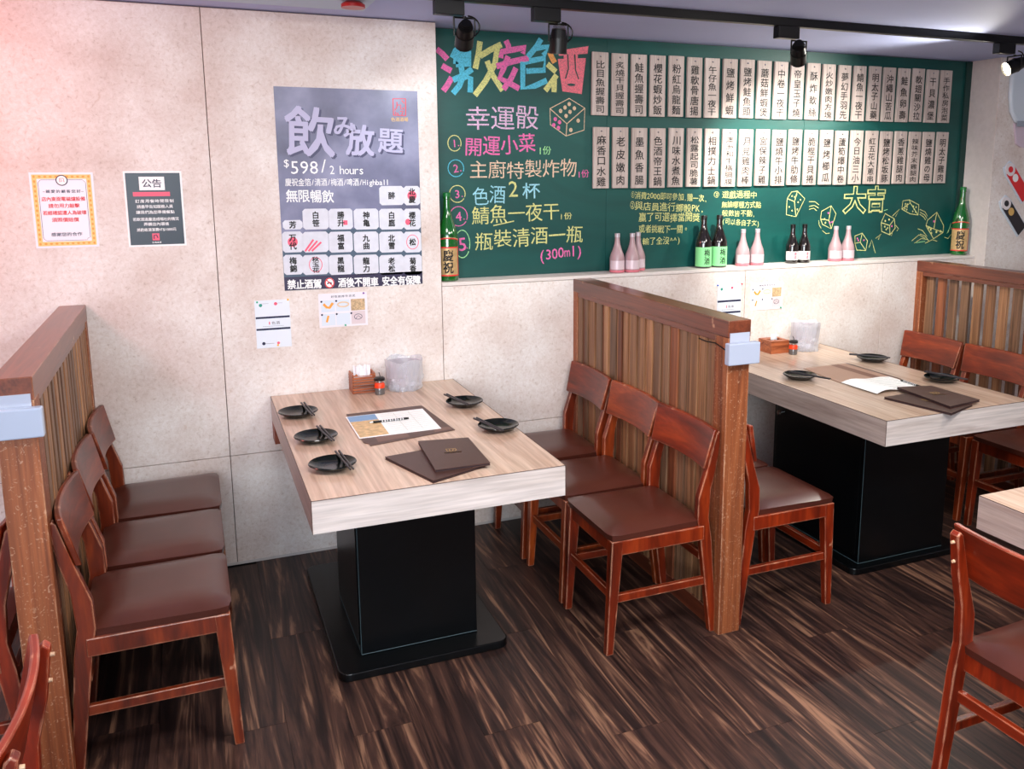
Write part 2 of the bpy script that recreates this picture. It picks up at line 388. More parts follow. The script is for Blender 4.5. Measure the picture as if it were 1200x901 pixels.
# back wall: backing slab + boards with recessed joints
backw = struct(MB().box(-3.0, 5.6, .16, .3, 0, CEIL).box(-3.0, 1.045, .02, .16, 0, CEIL).box(1.045, 4.388, .02, .16, 0, 1.17).build('wall_back', flat('dark_joint', srgb(120, 104, 96), .9)))
def panel(x0, x1, z0, z1, par, y0=0.0, y1=.02, m=None):
    return MB().box(x0+.0015, x1-.0015, y0, y1, z0+.0015, z1-.0015).build('wall_panel', m or MW, par, bevel=.001, seg=1)
for a, b in ((-3.0, -1.84), (-1.84, -.88), (-.88, .0815)): panel(a, b, .5, CEIL-.004, backw); panel(a, b, 0, .5, backw)
panel(.0815, 1.0415, .5, CEIL-.004, backw); panel(.0815, 1.0415, 0, .5, backw)
for a, b in ((1.0415, 1.76), (1.76, 2.717), (2.717, 3.671), (3.671, 4.388)): panel(a, b, .5, 1.19, backw); panel(a, b, 0, .5, backw)
# niche left cheek is the board edge of the left wall; right pillar
pil = struct(MB().box(4.392, 5.6, -.066, .16, 0, CEIL).build('wall_pillar', MW))
MB().box(4.384, 4.392, -.0655, .142, 0, CEIL-.001).build('wall_panel', flat('pillar_side_shade', srgb(206, 198, 194), .75, noise=.05), pil)  # side face coloured greyer than the front to paint in its shade
MB().box(4.384, 5.6, -.07, -.066, 0, CEIL-.001).build('wall_panel', MW, pil)
ledge = struct(MB().box(1.0425, 4.384, -.002, .142, 1.19, 1.207).build('trim_1', WHT, bevel=.002, seg=1))
ledge['label'] = 'white ledge under the chalkboard'
struct(MB().box(-3.1, -3.0, -6, .3, 0, CEIL).build('wall_left', MW))
struct(MB().box(5.6, 5.7, -6, .3, 0, CEIL).build('wall_right', MW))
struct(MB().box(-3.0, 5.6, -6.1, -6.0, 0, CEIL).build('wall_rear', MW))
struct(MB().box(-3.0, 5.6, -.0012, .0, 0, .012).build('baseboard_back', flat('pale_base_line', srgb(200, 194, 190), .7)))

# ------------------------------------------------------------------ chalkboard
YB = .142
bt = thing('chalkboard', (0, YB, 0), 'long green chalkboard with coloured chalk writing above the white ledge', 'chalkboard')
def shift(o, par): o.parent = par; o.location = -par.location; return o
for x0, x1 in ((1.045, 1.951), (1.951, 3.17), (3.17, 4.384)):
    shift(MB().box(x0+.0008, x1-.0008, YB, .16, 1.207, CEIL-.004).build('panel', M_board), bt)
shift(MB().box(4.34, 4.384, YB-.012, YB, 1.207, CEIL-.004).build('edge_shadow_strip', flat('edge_shadow_green', srgb(6, 52, 48), .5)), bt)  # darker green strip paints the frame's shadow along the right edge
YC = YB-.0012
def bp(u, v, ox=0, oy=0, s=1.0):
    p = at(ox+u/s, oy+v/s, 1, YB); return (p.x, p.z)
A = lambda u, v: bp(u, v, 490, 20, 5.4545)
B = lambda u, v: bp(u, v, 490, 170, 5.4545)
Cc = lambda u, v: bp(u, v, 680, 180, 5.4545)
D = lambda u, v: bp(u, v, 860, 200, 3.5294)
PXM = .0035/5.4545*1.0
STK = 0
def strokes(name, color, items, wd, fn, label=None, y=YC):
    global STK
    for it in items:
        STK += 1; mb = MB(); ribbon(mb, [fn(*p) for p in it], wd, y-.00005*(STK % 18)); shift(mb.build(name, CH[color]), bt)
T = .027
strokes('chalk_title_stroke', 'pink', [[(118, 205), (150, 230), (187, 270)], [(152, 310), (185, 330), (212, 345)], [(215, 385), (190, 430), (160, 472)],
        [(560, 150), (575, 180), (582, 215)], [(528, 262), (535, 222), (610, 208), (685, 195), (668, 235)], [(500, 315), (600, 285), (705, 262)],
        [(575, 250), (545, 330), (520, 390), (580, 420), (645, 458)], [(625, 325), (590, 400), (545, 462)]], T, A, 'pink chalk strokes of the title')
strokes('chalk_title_stroke', 'blue', [[(218, 262), (240, 215), (262, 195)], [(240, 300), (240, 240), (330, 232), (328, 300), (240, 302)], [(245, 270), (325, 266)],
        [(222, 402), (285, 375), (345, 332)], [(275, 320), (285, 385), (262, 440), (222, 488)], [(300, 385), (335, 390), (332, 482)],
        [(785, 140), (755, 190), (700, 255)], [(750, 200), (830, 190), (800, 245)], [(668, 285), (668, 455), (745, 440), (822, 405)], [(668, 290), (810, 262), (805, 340), (690, 345)]], T, A, 'blue chalk strokes of the title')
strokes('chalk_title_stroke', 'yellow', [[(395, 155), (385, 235), (365, 330)], [(395, 250), (460, 210), (532, 175)], [(505, 200), (490, 300), (430, 410), (362, 500)], [(440, 280), (475, 370), (540, 470)],
        [(825, 300), (880, 350)], [(885, 370), (850, 420), (812, 470)], [(870, 400), (868, 480)]], T, A, 'yellow chalk strokes of the title')
strokes('chalk_title_stroke', 'orange', [[(840, 225), (855, 260), (872, 292)]], T, A, 'orange chalk stroke of the title')
mb = MB(); poly(mb, [A(892, 215), A(1088, 185), A(1082, 235), A(1020, 238), A(1020, 264), A(1072, 262), A(1045, 492), A(922, 475), A(892, 268), A(930, 267), A(930, 245), A(900, 248)], YC)
shift(mb.build('chalk_title_stroke', CH['salmon'], label='salmon chalk block of the title'), bt)
YG = YC-.0015
for it in ([(955, 238), (960, 330), (940, 395)], [(1000, 238), (1005, 340), (1025, 398)]): mb = MB(); ribbon(mb, [A(*p) for p in it], .006, YG); shift(mb.build('title_gap', M_board), bt)
mb = MB(); c = A(978, 433); disc(mb, c[0], c[1], .022, .006, YG); shift(mb.build('title_gap', M_board), bt)
for q in ((705, 315), (762, 310)): mb = MB(); c = A(*q); disc(mb, c[0], c[1], .0095, .0105, YG); shift(mb.build('title_gap', M_board), bt)

def chalk_row(text, fn, p0, p1, h, color, sc=5.4545, off=.006, jit=.06):
    a = fn(*p0); b = fn(*p1); k = fn(p0[0], p0[1]-h/2); k2 = fn(p0[0], p0[1]+h/2)
    mb = MB(); text_row(mb, text, a[0], a[1], b[0], b[1], k[1]-k2[1], YC, off, jit)
    return shift(mb.build('chalk_line', CH[color]), bt)
chalk_row('幸運骰', A, (300, 645), (775, 632), 165, 'rose', off=.0)
chalk_row('開運小菜', A, (295, 835), (750, 800), 130, 'pink')
chalk_row('1份', A, (765, 852), (850, 848), 60, 'green')
chalk_row('主廚特製炸物', B, (325, 160), (1015, 148), 125, 'peach', off=.0)
chalk_row('1份', B, (1015, 190), (1092, 180), 55, 'pink')
chalk_row('色酒', B, (345, 325), (560, 305), 125, 'lightblue', off=.0)
chalk_row('2', B, (560, 282), (655, 280), 140, 'yellow', off=.0)
chalk_row('杯', B, (665, 300), (780, 292), 110, 'lightblue')
chalk_row('鯖魚一夜干', B, (340, 455), (905, 420), 120, 'yellow', off=.0)
strokes('chalk_line', 'yellow', [[(480, 515), (612, 485)]], .005, B)
chalk_row('1份', B, (900, 455), (985, 448), 50, 'yellow')
chalk_row('瓶裝清酒一瓶', B, (360, 615), (1055, 560), 125, 'yellow', off=.0)
chalk_row('(300ml)', B, (772, 702), (1050, 672), 95, 'pink')
for fn, cx, cy, rx, rz, wd, cc, num in ((A, 232, 806, 42, 50, .004, 'yellow', '1'), (B, 241, 148, 50, 54, .004, 'blue', '2'), (B, 250, 312, 50, 54, .004, 'yellow', '3'), (B, 258, 455, 56, 62, .004, 'pink', '4'), (B, 282, 632, 48, 88, .004, 'green', '5')):
    p = fn(cx, cy); px_ = abs(fn(cx+rx, cy)[0]-p[0]); pz_ = abs(fn(cx, cy+rz)[1]-p[1])
    mb = MB(); ring(mb, p[0], p[1], px_, pz_, wd, YC, 0, 24, -.4, 5.7)
    shift(mb.build('chalk_ring', CH[cc]), bt)
    mb = MB(); put(mb, num, p[0], p[1], px_*1.3, pz_*1.35, YC, .006, .08); disc(mb, p[0]+px_*.62, p[1]-pz_*.3, .003, .003, YC)
    shift(mb.build('chalk_number', CH['pink']), bt)
for t, p0, p1, h in (('①消費2000即可參加,贈一次,', (325, 262), (812, 288), 52), ('②與店員進行擲骰PK,', (318, 332), (792, 352), 58), ('贏了可選擇當開獎', (372, 408), (765, 408), 62),
                     ('或者挑戰下一關。', (372, 482), (695, 484), 55), ('(輸了全沒^^)', (372, 560), (640, 552), 52),
                     ('③', (848, 262), (892, 262), 46), ('遊戲過程中', (905, 262), (1130, 262), 50), ('無論哪種方式點', (902, 324), (1155, 326), 44), ('骰數皆不動,', (905, 380), (1120, 385), 44), ('(可以各自子文)', (905, 432), (1145, 446), 42)):
    chalk_row(t, Cc, p0, p1, h, 'yellow', off=.0)
# outlined lucky words
for ch, cx, cy, wv, hv in (('大', 500, 122, 100, 118), ('吉', 588, 118, 76, 112)):
    p = D(cx, cy); ww = abs(D(cx+wv/2, cy)[0]-D(cx-wv/2, cy)[0]); hh = abs(D(cx, cy-hv/2)[1]-D(cx, cy+hv/2)[1])
    mb = MB(); put(mb, ch, p[0], p[1], ww, hh, YC, .055, fit=True, raw=True); shift(mb.build('chalk_outline_word', CH['yellow']), bt)
    mb = MB(); put(mb, ch, p[0], p[1]+.003, ww*.87, hh*.9, YC-.0006, .012, fit=True, raw=True); shift(mb.build('chalk_outline_fill', M_board), bt)
def die(fn, outer, centre, wd, color, pips, psize, pcol='yellow'):
    mb = MB(); pts = [fn(*p) for p in outer]; c = fn(*centre); ribbon(mb, pts, wd, YC, closed=True)
    for k in (1, 3, 5): ribbon(mb, [c, pts[k % len(pts)]], wd, YC-.00006*k)
    shift(mb.build('chalk_die', CH[color], label='chalk drawn die'), bt)
    for pc, lst in pips:
        for q in lst: mb = MB(); z = fn(*q); disc(mb, z[0], z[1], psize, psize*1.1, YC-.0005, n=10); shift(mb.build('chalk_pip', CH[pc]), bt)
die(A, [(965, 520), (1065, 582), (1060, 722), (945, 760), (845, 688), (842, 585)], (950, 682), .0045, 'buff',
    [('buff', [(910, 600), (938, 578), (965, 556), (945, 632), (970, 606), (998, 583), (1022, 662), (975, 722)]), ('pink', [(876, 652), (903, 672), (866, 690), (896, 708)])], .0095)
E5 = lambda u, v: bp(u, v, 1000, 200, 9.0077)
die(D, [(238, 88), (262, 84), (293, 116), (256, 190), (216, 182), (220, 115)], (250, 128), .0045, 'yellow', [('yellow', [(240, 105), (258, 100), (228, 150), (240, 165), (265, 130), (275, 120), (262, 160), (250, 108)])], .0045)
die(D, [(362, 168), (402, 145), (422, 178), (402, 240), (366, 222), (358, 200)], (392, 205), .0045, 'yellow', [('pink', [(390, 175), (396, 215), (406, 212)]), ('yellow', [(378, 215), (374, 200)])], .0055)
die(E5, [(335, 452), (432, 508), (440, 605), (385, 678), (298, 640), (292, 548)], (382, 578), .0045, 'yellow', [('yellow', [(335, 530), (375, 515), (330, 590), (345, 620), (360, 605)]), ('pink', [(404, 585)])], .0055)
die(E5, [(522, 318), (590, 308), (690, 360), (682, 468), (598, 455), (510, 405)], (600, 340), .0045, 'yellow', [('yellow', [(548, 350), (568, 355), (545, 375), (566, 382), (542, 400), (562, 410), (632, 375), (660, 385), (640, 405), (625, 430), (655, 435)])], .0048)
die(E5, [(782, 522), (880, 438), (952, 580), (945, 650), (845, 718), (765, 580)], (848, 615), .0048, 'yellow', [('pink', [(850, 535)]), ('yellow', [(875, 645), (918, 640), (795, 600), (815, 620), (820, 660)])], .0075)
die(D, [(500, 270), (530, 258), (552, 290), (545, 330), (508, 328), (500, 300)], (522, 296), .0045, 'yellow', [('pink', [(510, 280), (514, 288), (537, 287)])], .005)
strokes('chalk_sparks', 'yellow', [[(310, 128), (335, 128), (352, 142)], [(310, 148), (332, 143), (350, 155)], [(310, 160), (330, 155), (342, 166)], [(350, 205), (352, 225), (360, 238)], [(365, 248), (380, 260), (395, 258)],
        [(558, 318), (570, 285), (575, 308), (584, 340)], [(585, 280), (608, 262), (596, 285)], [(668, 225), (680, 240), (672, 250)], [(640, 262), (655, 258), (650, 270)], [(655, 188), (685, 158), (668, 190)], [(768, 160), (790, 170), (800, 188)], [(770, 172), (788, 182), (798, 198)], [(768, 180), (785, 192), (792, 204)],
        [(735, 290), (765, 265), (790, 280)], [(745, 300), (775, 280), (800, 285)], [(760, 240), (780, 248), (798, 272)], [(770, 262), (790, 270), (805, 290)], [(790, 300), (820, 285), (840, 292)], [(870, 275), (885, 280), (898, 262)], [(885, 255), (895, 225), (898, 245)]], .0035, D)
strokes('chalk_sparks', 'green', [[(880, 260), (890, 240), (898, 215)], [(752, 298), (790, 292)], [(620, 165), (635, 160)]], .0035, D)

# ------------------------------------------------------------------ menu plaques
UP_T = ['比目魚握壽司', '炙燒干貝握壽司', '鮭魚握壽司', '櫻花蝦炒飯', '粉紅烏龍麵', '雞軟骨唐揚', '午仔魚一夜干', '鹽烤鮮蝦', '鹽烤鮭魚頭', '蘑菇鮮蝦煲', '中卷一夜干', '帝皇玉子燒', '酥炸軟絲', '火炒嫩肉方塊', '夢幻手羽先', '鯖魚一夜干', '明太子山藥', '沖繩山苦瓜', '鮭魚卵壽', '軟翅關沙拉', '干貝濃堡', '手作私房泡菜']
LO_T = ['麻香口水雞', '老皮嫩肉', '墨魚香腸', '色酒帝王鍋', '川味水煮魚', '松露起司脆薯', '相撲力士鍋', '澳洲和牛橫膈膜', '月見雞肉棒', '宮保辣子雞', '鹽燒牛小排', '鹽烤牛肋條', '脆棍干貝捲', '鹽烤櫛瓜', '蘆筍爆中卷', '今日油三小', '紅五花大蔥串', '鹽烤松坂豚', '香蔥雞腿肉', '辣味芥末雞腿肉', '鹽燒雞の母', '明太子雞肉']
ORD = ['first', 'second', 'third', 'fourth', 'fifth', 'sixth', 'seventh', 'eighth', 'ninth', 'tenth', 'eleventh', 'twelfth', 'thirteenth', 'fourteenth', 'fifteenth', 'sixteenth', 'seventeenth', 'eighteenth', 'nineteenth', 'twentieth', 'twenty-first', 'twenty-second']
PW, PH = .088, .302
pbm = None
for row, texts, xa, xb, za, zb in (('upper', UP_T, 1.905, 4.180, 2.138, 2.147), ('lower', LO_T, 1.914, 4.184, 1.779, 1.792)):
    for i, t in enumerate(texts):
        cx = xa+(xb-xa)*i/21+random.uniform(-.0015, .0015); cz = za+(zb-za)*i/21+random.uniform(-.002, .002)
        p = thing('menu_plaque', (cx, YB-.014, cz), 'pale wooden menu plaque lettered %s, %s from the left in the %s row' % (t, ORD[i], row), 'menu sign', 'menu plaques hanging on the chalkboard')
        p.rotation_euler = (0, random.uniform(-.006, .006), 0)
        if pbm is None:
            pbm = MB().box(-PW/2, PW/2, -.004, .010, -PH/2, PH/2).build('board', PLQ, p, bevel=.0015, seg=1)
            nl = MB().lathe([(.0042, 0), (.0042, .002), (.002, .0035)], 8).build('nail', CHROME, p); nlm = nl.data
        else:
            b_ = bpy.data.objects.new('board', pbm.data); COL.objects.link(b_); b_.parent = p
            md = b_.modifiers.new('bevel', 'BEVEL'); md.width = .0015; md.segments = 1
            nl = bpy.data.objects.new('nail', nlm); COL.objects.link(nl); nl.parent = p
        nl.location = (0, -.004, PH/2-.02); nl.rotation_euler = (PI/2, 0, 0)
        mb = MB(); text_col(mb, t, 0, PH/2-.038, -PH/2+.008, .052, .05, -.0046, .011 if len(t) < 7 else .008)
        mb.build('lettering', INK, p)

# ------------------------------------------------------------------ bottles on the ledge
G_green = flat('green_bottle_glass', srgb(10, 92, 30), .08, coat=.8, spec=.8)
G_dark = flat('dark_brown_bottle_glass', srgb(16, 9, 8), .07, coat=.8, spec=.8)
G_pink = flat('frosted_pink_glass', srgb(176, 146, 150), .3, coat=.1)
GP2 = flat('rose_base_glass', srgb(214, 120, 132), .35)
LB_gold = flat('gold_label', srgb(206, 172, 120), .35, metal=.3, noise=.15, ns=60); LB_green = flat('mint_green_label', srgb(140, 226, 150), .45)
LB_white = flat('white_label', srgb(228, 222, 220), .5); LB_pink = flat('pale_silver_pink_label', srgb(226, 206, 212), .35, metal=.2)
BLKCAP = flat('black_cap', srgb(14, 12, 12), .3); CAPW = flat('pearl_cap', srgb(206, 196, 202), .3, metal=.4); CAPG = flat('green_cap', srgb(20, 110, 50), .3)
ZL = 1.207
def curved(mb, poly2, r, mi=0, az=-PI/2, facet=None):
    """wrap flat (x,z) geometry round a bottle of radius r"""
def wrap_text(text, r, zc, cw, chh, par, mat, az0, off=.012, cols=1, name='label_lettering'):
    mb = MB(); n = len(text)
    for i, c in enumerate(text): put(mb, c, 0, zc+chh*(n/2-.5-i), cw, chh*.98, 0, off)
    mb.v = [((r)*math.cos(az0+v[0]/r), (r)*math.sin(az0+v[0]/r), v[2]) for v in mb.v]
    return mb.build(name, mat, par)
def band(mb, r, z0, z1, a0, a1, n=16, mi=0, top=None):
    vs = []; 
    for i in range(n+1):
        a = a0+(a1-a0)*i/n; zt = z1 if top is None else top(i/n)
        vs += [(r*math.cos(a), r*math.sin(a), z0), (r*math.cos(a), r*math.sin(a), zt)]
    mb.add(vs, [(2*i, 2*i+2, 2*i+3, 2*i+1) for i in range(n)], mi)
FACE = -PI/2-.30
def big_bottle(x, label, seed_az):
    t = thing('sake_bottle', (x, .072, ZL), label, 'bottle', 'large green sake bottles at the ends of the ledge')
    pr = [(.040, 0), (.047, .004), (.0485, .012), (.0485, .205), (.046, .228), (.038, .255), (.027, .285), (.0195, .315), (.0165, .35), (.016, .378), (.0185, .380), (.0185, .392)]
    MB().lathe(pr, 28).build('glass_body', G_green, t, smooth=True)
    MB().lathe([(.0182, .390), (.0182, .408), (.014, .411)], 20).build('cap', CAPG, t, smooth=True)
    az = seed_az
    m = MB(); band(m, .0492, .030, .158, az-1.25, az+1.25, 24); m.build('front_label', LB_gold, t, smooth=True)
    m = MB(); band(m, .0495, .026, .032, az-1.25, az+1.25, 24); band(m, .0495, .156, .162, az-1.25, az+1.25, 24); band(m, .0494, .028, .16, az+1.12, az+1.27, 3); m.build('label_border', RED, t, smooth=True)
    wrap_text('慶祝', .0502, .094, .05, .056, t, INK, az, .02)
    # shoulder label: slanted band following the neck taper
    m = MB(); n = 18; vs = []; vr = []
    for i in range(n+1):
        a = az-1.35+2.7*i/n; k = 1-((i/n)-.5)**2*4
        for z in (.192+.012*k, .222+.022*k):
            r = (.0492 if z < .205 else .0492-(z-.205)*.33)
            vs.append((r*math.cos(a), r*math.sin(a), z))
        for z in (.187+.012*k, .192+.012*k, .222+.022*k, .227+.022*k):
            r = (.0495 if z < .205 else .0495-(z-.205)*.33)
            vr.append((r*math.cos(a), r*math.sin(a), z))
    m.add(vs, [(2*i, 2*i+2, 2*i+3, 2*i+1) for i in range(n)]); m.build('shoulder_label', LB_gold, t, smooth=True)
    m = MB(); m.add(vr, [(4*i+k, 4*i+4+k, 4*i+5+k, 4*i+1+k) for i in range(n) for k in (0, 2)]); m.build('shoulder_label_border', RED, t, smooth=True)
    wrap_text('正', .0500, .211, .020, .022, t, INK, az-.5, .02); wrap_text('上', .0500, .211, .020, .022, t, INK, az+.4, .02)
big_bottle(1.094, 'big green sake bottle with gold 慶祝 label at the left end of the ledge', FACE+.05)
big_bottle(4.325, 'big green sake bottle with gold 慶祝 label at the right end of the ledge', FACE-.45)
def bottle(kind, x, y, label, group, text=None):
    if kind == 'pink':
        t = thing('sake_bottle', (x, y, ZL), label, 'bottle', group)
        MB().lathe([(.030, 0), (.0365, .003), (.038, .010), (.038, .072), (.034, .090), (.024, .115), (.0155, .142), (.0125, .165), (.0125, .186)], 24).build('glass_body', G_pink, t, smooth=True)
        MB().lathe([(.0135, .178), (.0138, .196), (.012, .198)], 18).build('cap', CAPW, t, smooth=True)
        MB().lathe([(.0375, .002), (.0388, .006), (.0388, .014)], 24, cap=False).build('tinted_base', GP2, t, smooth=True)
        m = MB(); band(m, .0387, .018, .062, FACE-1.2, FACE+1.2, 20); m.build('front_label', LB_pink, t, smooth=True)
    elif kind == 'green':
        t = thing('sake_bottle', (x, y, ZL), label, 'bottle', group)
        MB().lathe([(.036, 0), (.0425, .004), (.044, .012), (.044, .128), (.041, .146), (.030, .176), (.019, .206), (.015, .235), (.015, .262)], 26).build('glass_body', G_dark, t, smooth=True)
        MB().lathe([(.0165, .254), (.0168, .274), (.0145, .277)], 18).build('cap', BLKCAP, t, smooth=True)
        m = MB(); band(m, .0447, .010, .112, FACE-1.4, FACE+1.4, 24); m.build('front_label', LB_green, t, smooth=True)
        wrap_text('梅酒', .0454, .062, .034, .042, t, INK, FACE+.25, .012)
    else:
        t = thing('sake_bottle', (x, y, ZL), label, 'bottle', group)
        MB().lathe([(.028, 0), (.0335, .003), (.035, .010), (.035, .092), (.032, .108), (.023, .132), (.015, .156), (.0125, .180), (.0125, .202)], 24).build('glass_body', G_dark, t, smooth=True)
        MB().lathe([(.0138, .194), (.014, .214), (.012, .216)], 18).build('cap', BLKCAP, t, smooth=True)
        m = MB(); band(m, .0357, .020, .068, FACE-1.4, FACE+1.4, 22); m.build('front_label', LB_white, t, smooth=True)
        wrap_text(text or '酒', .0364, .044, .018, .020, t, PINKP, FACE+.2, .012)
GP = 'small pink frosted sake bottles on the ledge'
bottle('pink', 1.977, .062, 'pink frosted bottle, leftmost of the three left of the dark bottles', GP)
bottle('pink', 2.055, .048, 'pink frosted bottle standing in front, middle of the three', GP)
bottle('pink', 2.115, .098, 'pink frosted bottle partly hidden behind, rightmost of the three', GP)
bottle('green', 2.492, .07, 'dark bottle with mint green 梅酒 label, left one of the pair', 'dark plum wine bottles with mint labels')
bottle('green', 2.590, .072, 'dark bottle with mint green 梅酒 label, right one of the pair', 'dark plum wine bottles with mint labels')
bottle('pink', 2.742, .07, 'pink frosted bottle just right of the mint-labelled dark bottles', GP)
bottle('pink', 2.832, .066, 'pink frosted bottle, second right of the mint-labelled dark bottles', GP)
bottle('dark', 3.070, .07, 'small black bottle with white label, left one of the pair', 'small black bottles with white labels', '清酒')
bottle('dark', 3.146, .064, 'small black bottle with white label, right one of the pair', 'small black bottles with white labels', '清酒')
bottle('pink', 3.371, .07, 'pink frosted bottle under the tumbling chalk dice, left one of the pair', GP)
bottle('pink', 3.457, .066, 'pink frosted bottle under the tumbling chalk dice, right one of the pair', GP)

# ------------------------------------------------------------------ ceiling track and spots
tr = MB().box(.3, 5.55, -.667, -.633, CEIL-.035, CEIL).build('light_track', BLKM, bevel=.002); tag(tr, 'long black lighting track fixed along the ceiling', 'light track')
def spot(ax, hx, hz, dirv, label, lit, power, scol, angle, cable=True):
    y0 = -.65
    t = thing('track_spotlight', (ax, y0, CEIL-.035), label, 'spotlight', 'black spotlights on the ceiling track')
    MB().box(-.055, .055, -.02, .02, -.05, 0).build('adapter', BLKM, t, bevel=.002)
    d = Vector(dirv).normalized()
    c = Vector((hx-ax, 0, hz-(CEIL-.035)))           # head centre, local
    side = d.cross(Vector((0, 1, 0)) if abs(d.y) < .8 else Vector((1, 0, 0))).normalized()
    side = Vector((1, 0, 0)) if abs(d.x) < .6 else Vector((0, 1, 0))
    r = .034
    yk = MB(); p0 = Vector((c.x, 0, -.05))
    for s_ in (-1, 1):
        a = Vector((c.x, 0, -.056))+side*s_*(r+.006); b = c+side*s_*(r+.006)
        yk.cyl(a, b, .0035, n=8)
    yk.cyl(Vector((c.x, 0, -.056))-side*(r+.008), Vector((c.x, 0, -.056))+side*(r+.008), .0035, n=8); yk.cyl(p0, Vector((c.x, 0, -.058)), .007, n=10)
    yk.build('yoke', BLKM, t, smooth=True)
    hd = MB(); a = c-d*.045; b = c+d*.045
    hd.cyl(a, c-d*.01, r*.82, r*.98, 24); hd.cyl(c-d*.01, b, r, r, 24, caps=False); hd.cyl(c-d*.012, c-d*.008, r*1.04, r*1.04, 24)
    hd.cyl(b-d*.004, b, r*1.05, r*1.05, 24, caps=False)
    for k in range(4): hd.cyl(a-d*(.004+k*.006), a-d*(.002+k*.006), r*(.8-.08*k), n=20)
    hd.build('lamp_head', BLKM, t, smooth=True)
    lens = MB(); lens.cyl(b-d*.012, b-d*.010, r*.96, n=24)
    em = flat('lit_lens', (1, .9, .7, 1), .3, emit=(1, .84, .6, 1), es=14) if lit else flat('lens_glass', srgb(200, 180, 150), .2, emit=(1, .8, .55, 1), es=1.5)
    lens.build('lens', em, t, label='glowing lens' if lit else None)
    if cable:
        cb = MB(); pts = []
        for i in range(13):
            a_ = i/12*PI*1.25
            pts.append(c+Vector((.045*math.sin(a_)+.01, -.01, .07-.062*(1-math.cos(a_))/2*1.2)))
        cb.tube(pts, .003, 6); cb.build('cable', BLKM, t, smooth=True)
    if power:
        l = bpy.data.lights.new('spot_beam', 'SPOT'); l.energy = power; l.color = scol; l.spot_size = math.radians(angle); l.spot_blend = .75; l.shadow_soft_size = .02
        o = bpy.data.objects.new('spot_beam', l); COL.objects.link(o); o.location = Vector((ax, y0, CEIL-.035))+b+d*.012
        o.rotation_euler = d.to_track_quat('-Z', 'Y').to_euler()
    return t
spot(.913, .972, 2.205, (.15, .80, -.55), 'black spotlight nearest the left wall, its back turned to the room', False, 6, (.9, .95, 1), 90)
spot(1.297, 1.349, 2.205, (0.0, .12, -1), 'black spotlight pointing straight down over the pink chalk title', True, 7, (1, .9, .75), 80)
spot(2.42, 2.488, 2.215, (.50, .62, -.58), 'black spotlight above the middle of the menu plaques', False, 75, (1, .97, .88), 84, cable=False)
spot(3.72, 3.795, 2.222, (-.80, .22, -.34), 'spotlight glowing towards the left at the right end of the track', True, 30, (1, .95, .84), 140)
ra = MB().lathe([(.045, 0), (.045, .012), (.03, .022)], 24).build('alarm_dome', flat('red_plastic', srgb(170, 24, 24), .3), smooth=True)
ra.location = (.615, -.385, CEIL-.036); tag(ra, 'small red round fitting on the pale ceiling panel, cut by the frame', 'ceiling fitting')

# ------------------------------------------------------------------ posters and notices
def sheet(name, corners, mat, label, cat, y0=0.0, th=.0016, group=None):
    """corners: pixel corners tl,tr,br,bl on the wall"""
    P = [at(u, v, 1, 0) for u, v in corners]
    x0 = (P[0].x+P[3].x)/2; x1 = (P[1].x+P[2].x)/2; z1 = (P[0].z+P[1].z)/2; z0 = (P[2].z+P[3].z)/2
    t = thing(name, (x0, 0, z0), label, cat, group); W_, H_ = x1-x0, z1-z0
    MB().box(0, W_, -th, 0, 0, H_).build('paper_sheet', mat, t)
    return t, W_, H_, x0, z0
YP = -.0022
pt, PWd, PHt, px0, pz0 = sheet('sake_poster', [(320, 101), (489, 107), (495, 332), (334, 341)], poster_mat(), 'large grey-blue all-you-can-drink poster with sake barrels and $598/2 hours', 'poster')
def Q3(u, v): p = at(300+u/5.4545, 80+v/5.4545, 1, 0); return (p.x-px0, p.z-pz0)
def Q4(u, v): p = at(300+u/5.4545, 220+v/5.4545, 1, 0); return (p.x-px0, p.z-pz0)
def prow(mb, text, fn, p0, p1, h, y=YP, off=.01, mi=0, jit=0):
    a = fn(*p0); b = fn(*p1); hh = fn(p0[0], p0[1]-h/2)[1]-fn(p0[0], p0[1]+h/2)[1]
    text_row(mb, text, a[0], a[1], b[0], b[1], hh, y, off, jit, mi)
# big relief title with printed drop shadow
big = [('飲', (345, 405), 300, 300, .03), ('み', (565, 375), 130, 120, .04), ('放', (665, 460), 175, 190, .045), ('題', (860, 465), 160, 150, .035)]
for dx, dz, yy, mt in ((.008, -.008, YP, SLATE), (0, 0, YP-.0004, LAV)):
    mb = MB()
    for ch, (cu, cv), wv, hv, of in big:
        p = Q3(cu, cv); put(mb, ch, p[0]+dx, p[1]+dz, wv*.00067, hv*.00067, yy, of*.55, -.04, 0, True)
    mb.build('title_lettering', mt, pt)
mb = MB(); prow(mb, '$', Q3, (175, 605), (212, 605), 70, off=.0); prow(mb, '598', Q3, (215, 632), (400, 632), 118, off=.0); prow(mb, '/', Q3, (400, 625), (462, 620), 120, off=0)
prow(mb, '2 hours', Q3, (470, 648), (688, 650), 78, off=0)
prow(mb, '慶祝金箔/清酒/梅酒/啤酒/Highball', Q3, (185, 728), (850, 728), 52, off=.005); prow(mb, '無限暢飲', Q3, (190, 815), (497, 820), 85, off=.012)
mb.build('price_lettering', WHITEP, pt)
mb = MB(); cs = [Q3(875, 195), Q3(955, 195), Q3(955, 303), Q3(878, 300)]; ribbon(mb, cs, .0045, YP, closed=True)
for l in ([(900, 215), (900, 250), (885, 270)], [(900, 235), (925, 235), (925, 262)], [(930, 205), (948, 225)], [(892, 278), (892, 298), (905, 285), (910, 300)], [(920, 275), (940, 275), (930, 300)], [(935, 265), (945, 250)]): ribbon(mb, [Q3(*q) for q in l], .0035, YP)
mb.build('emblem', RED, pt, label='red square emblem')
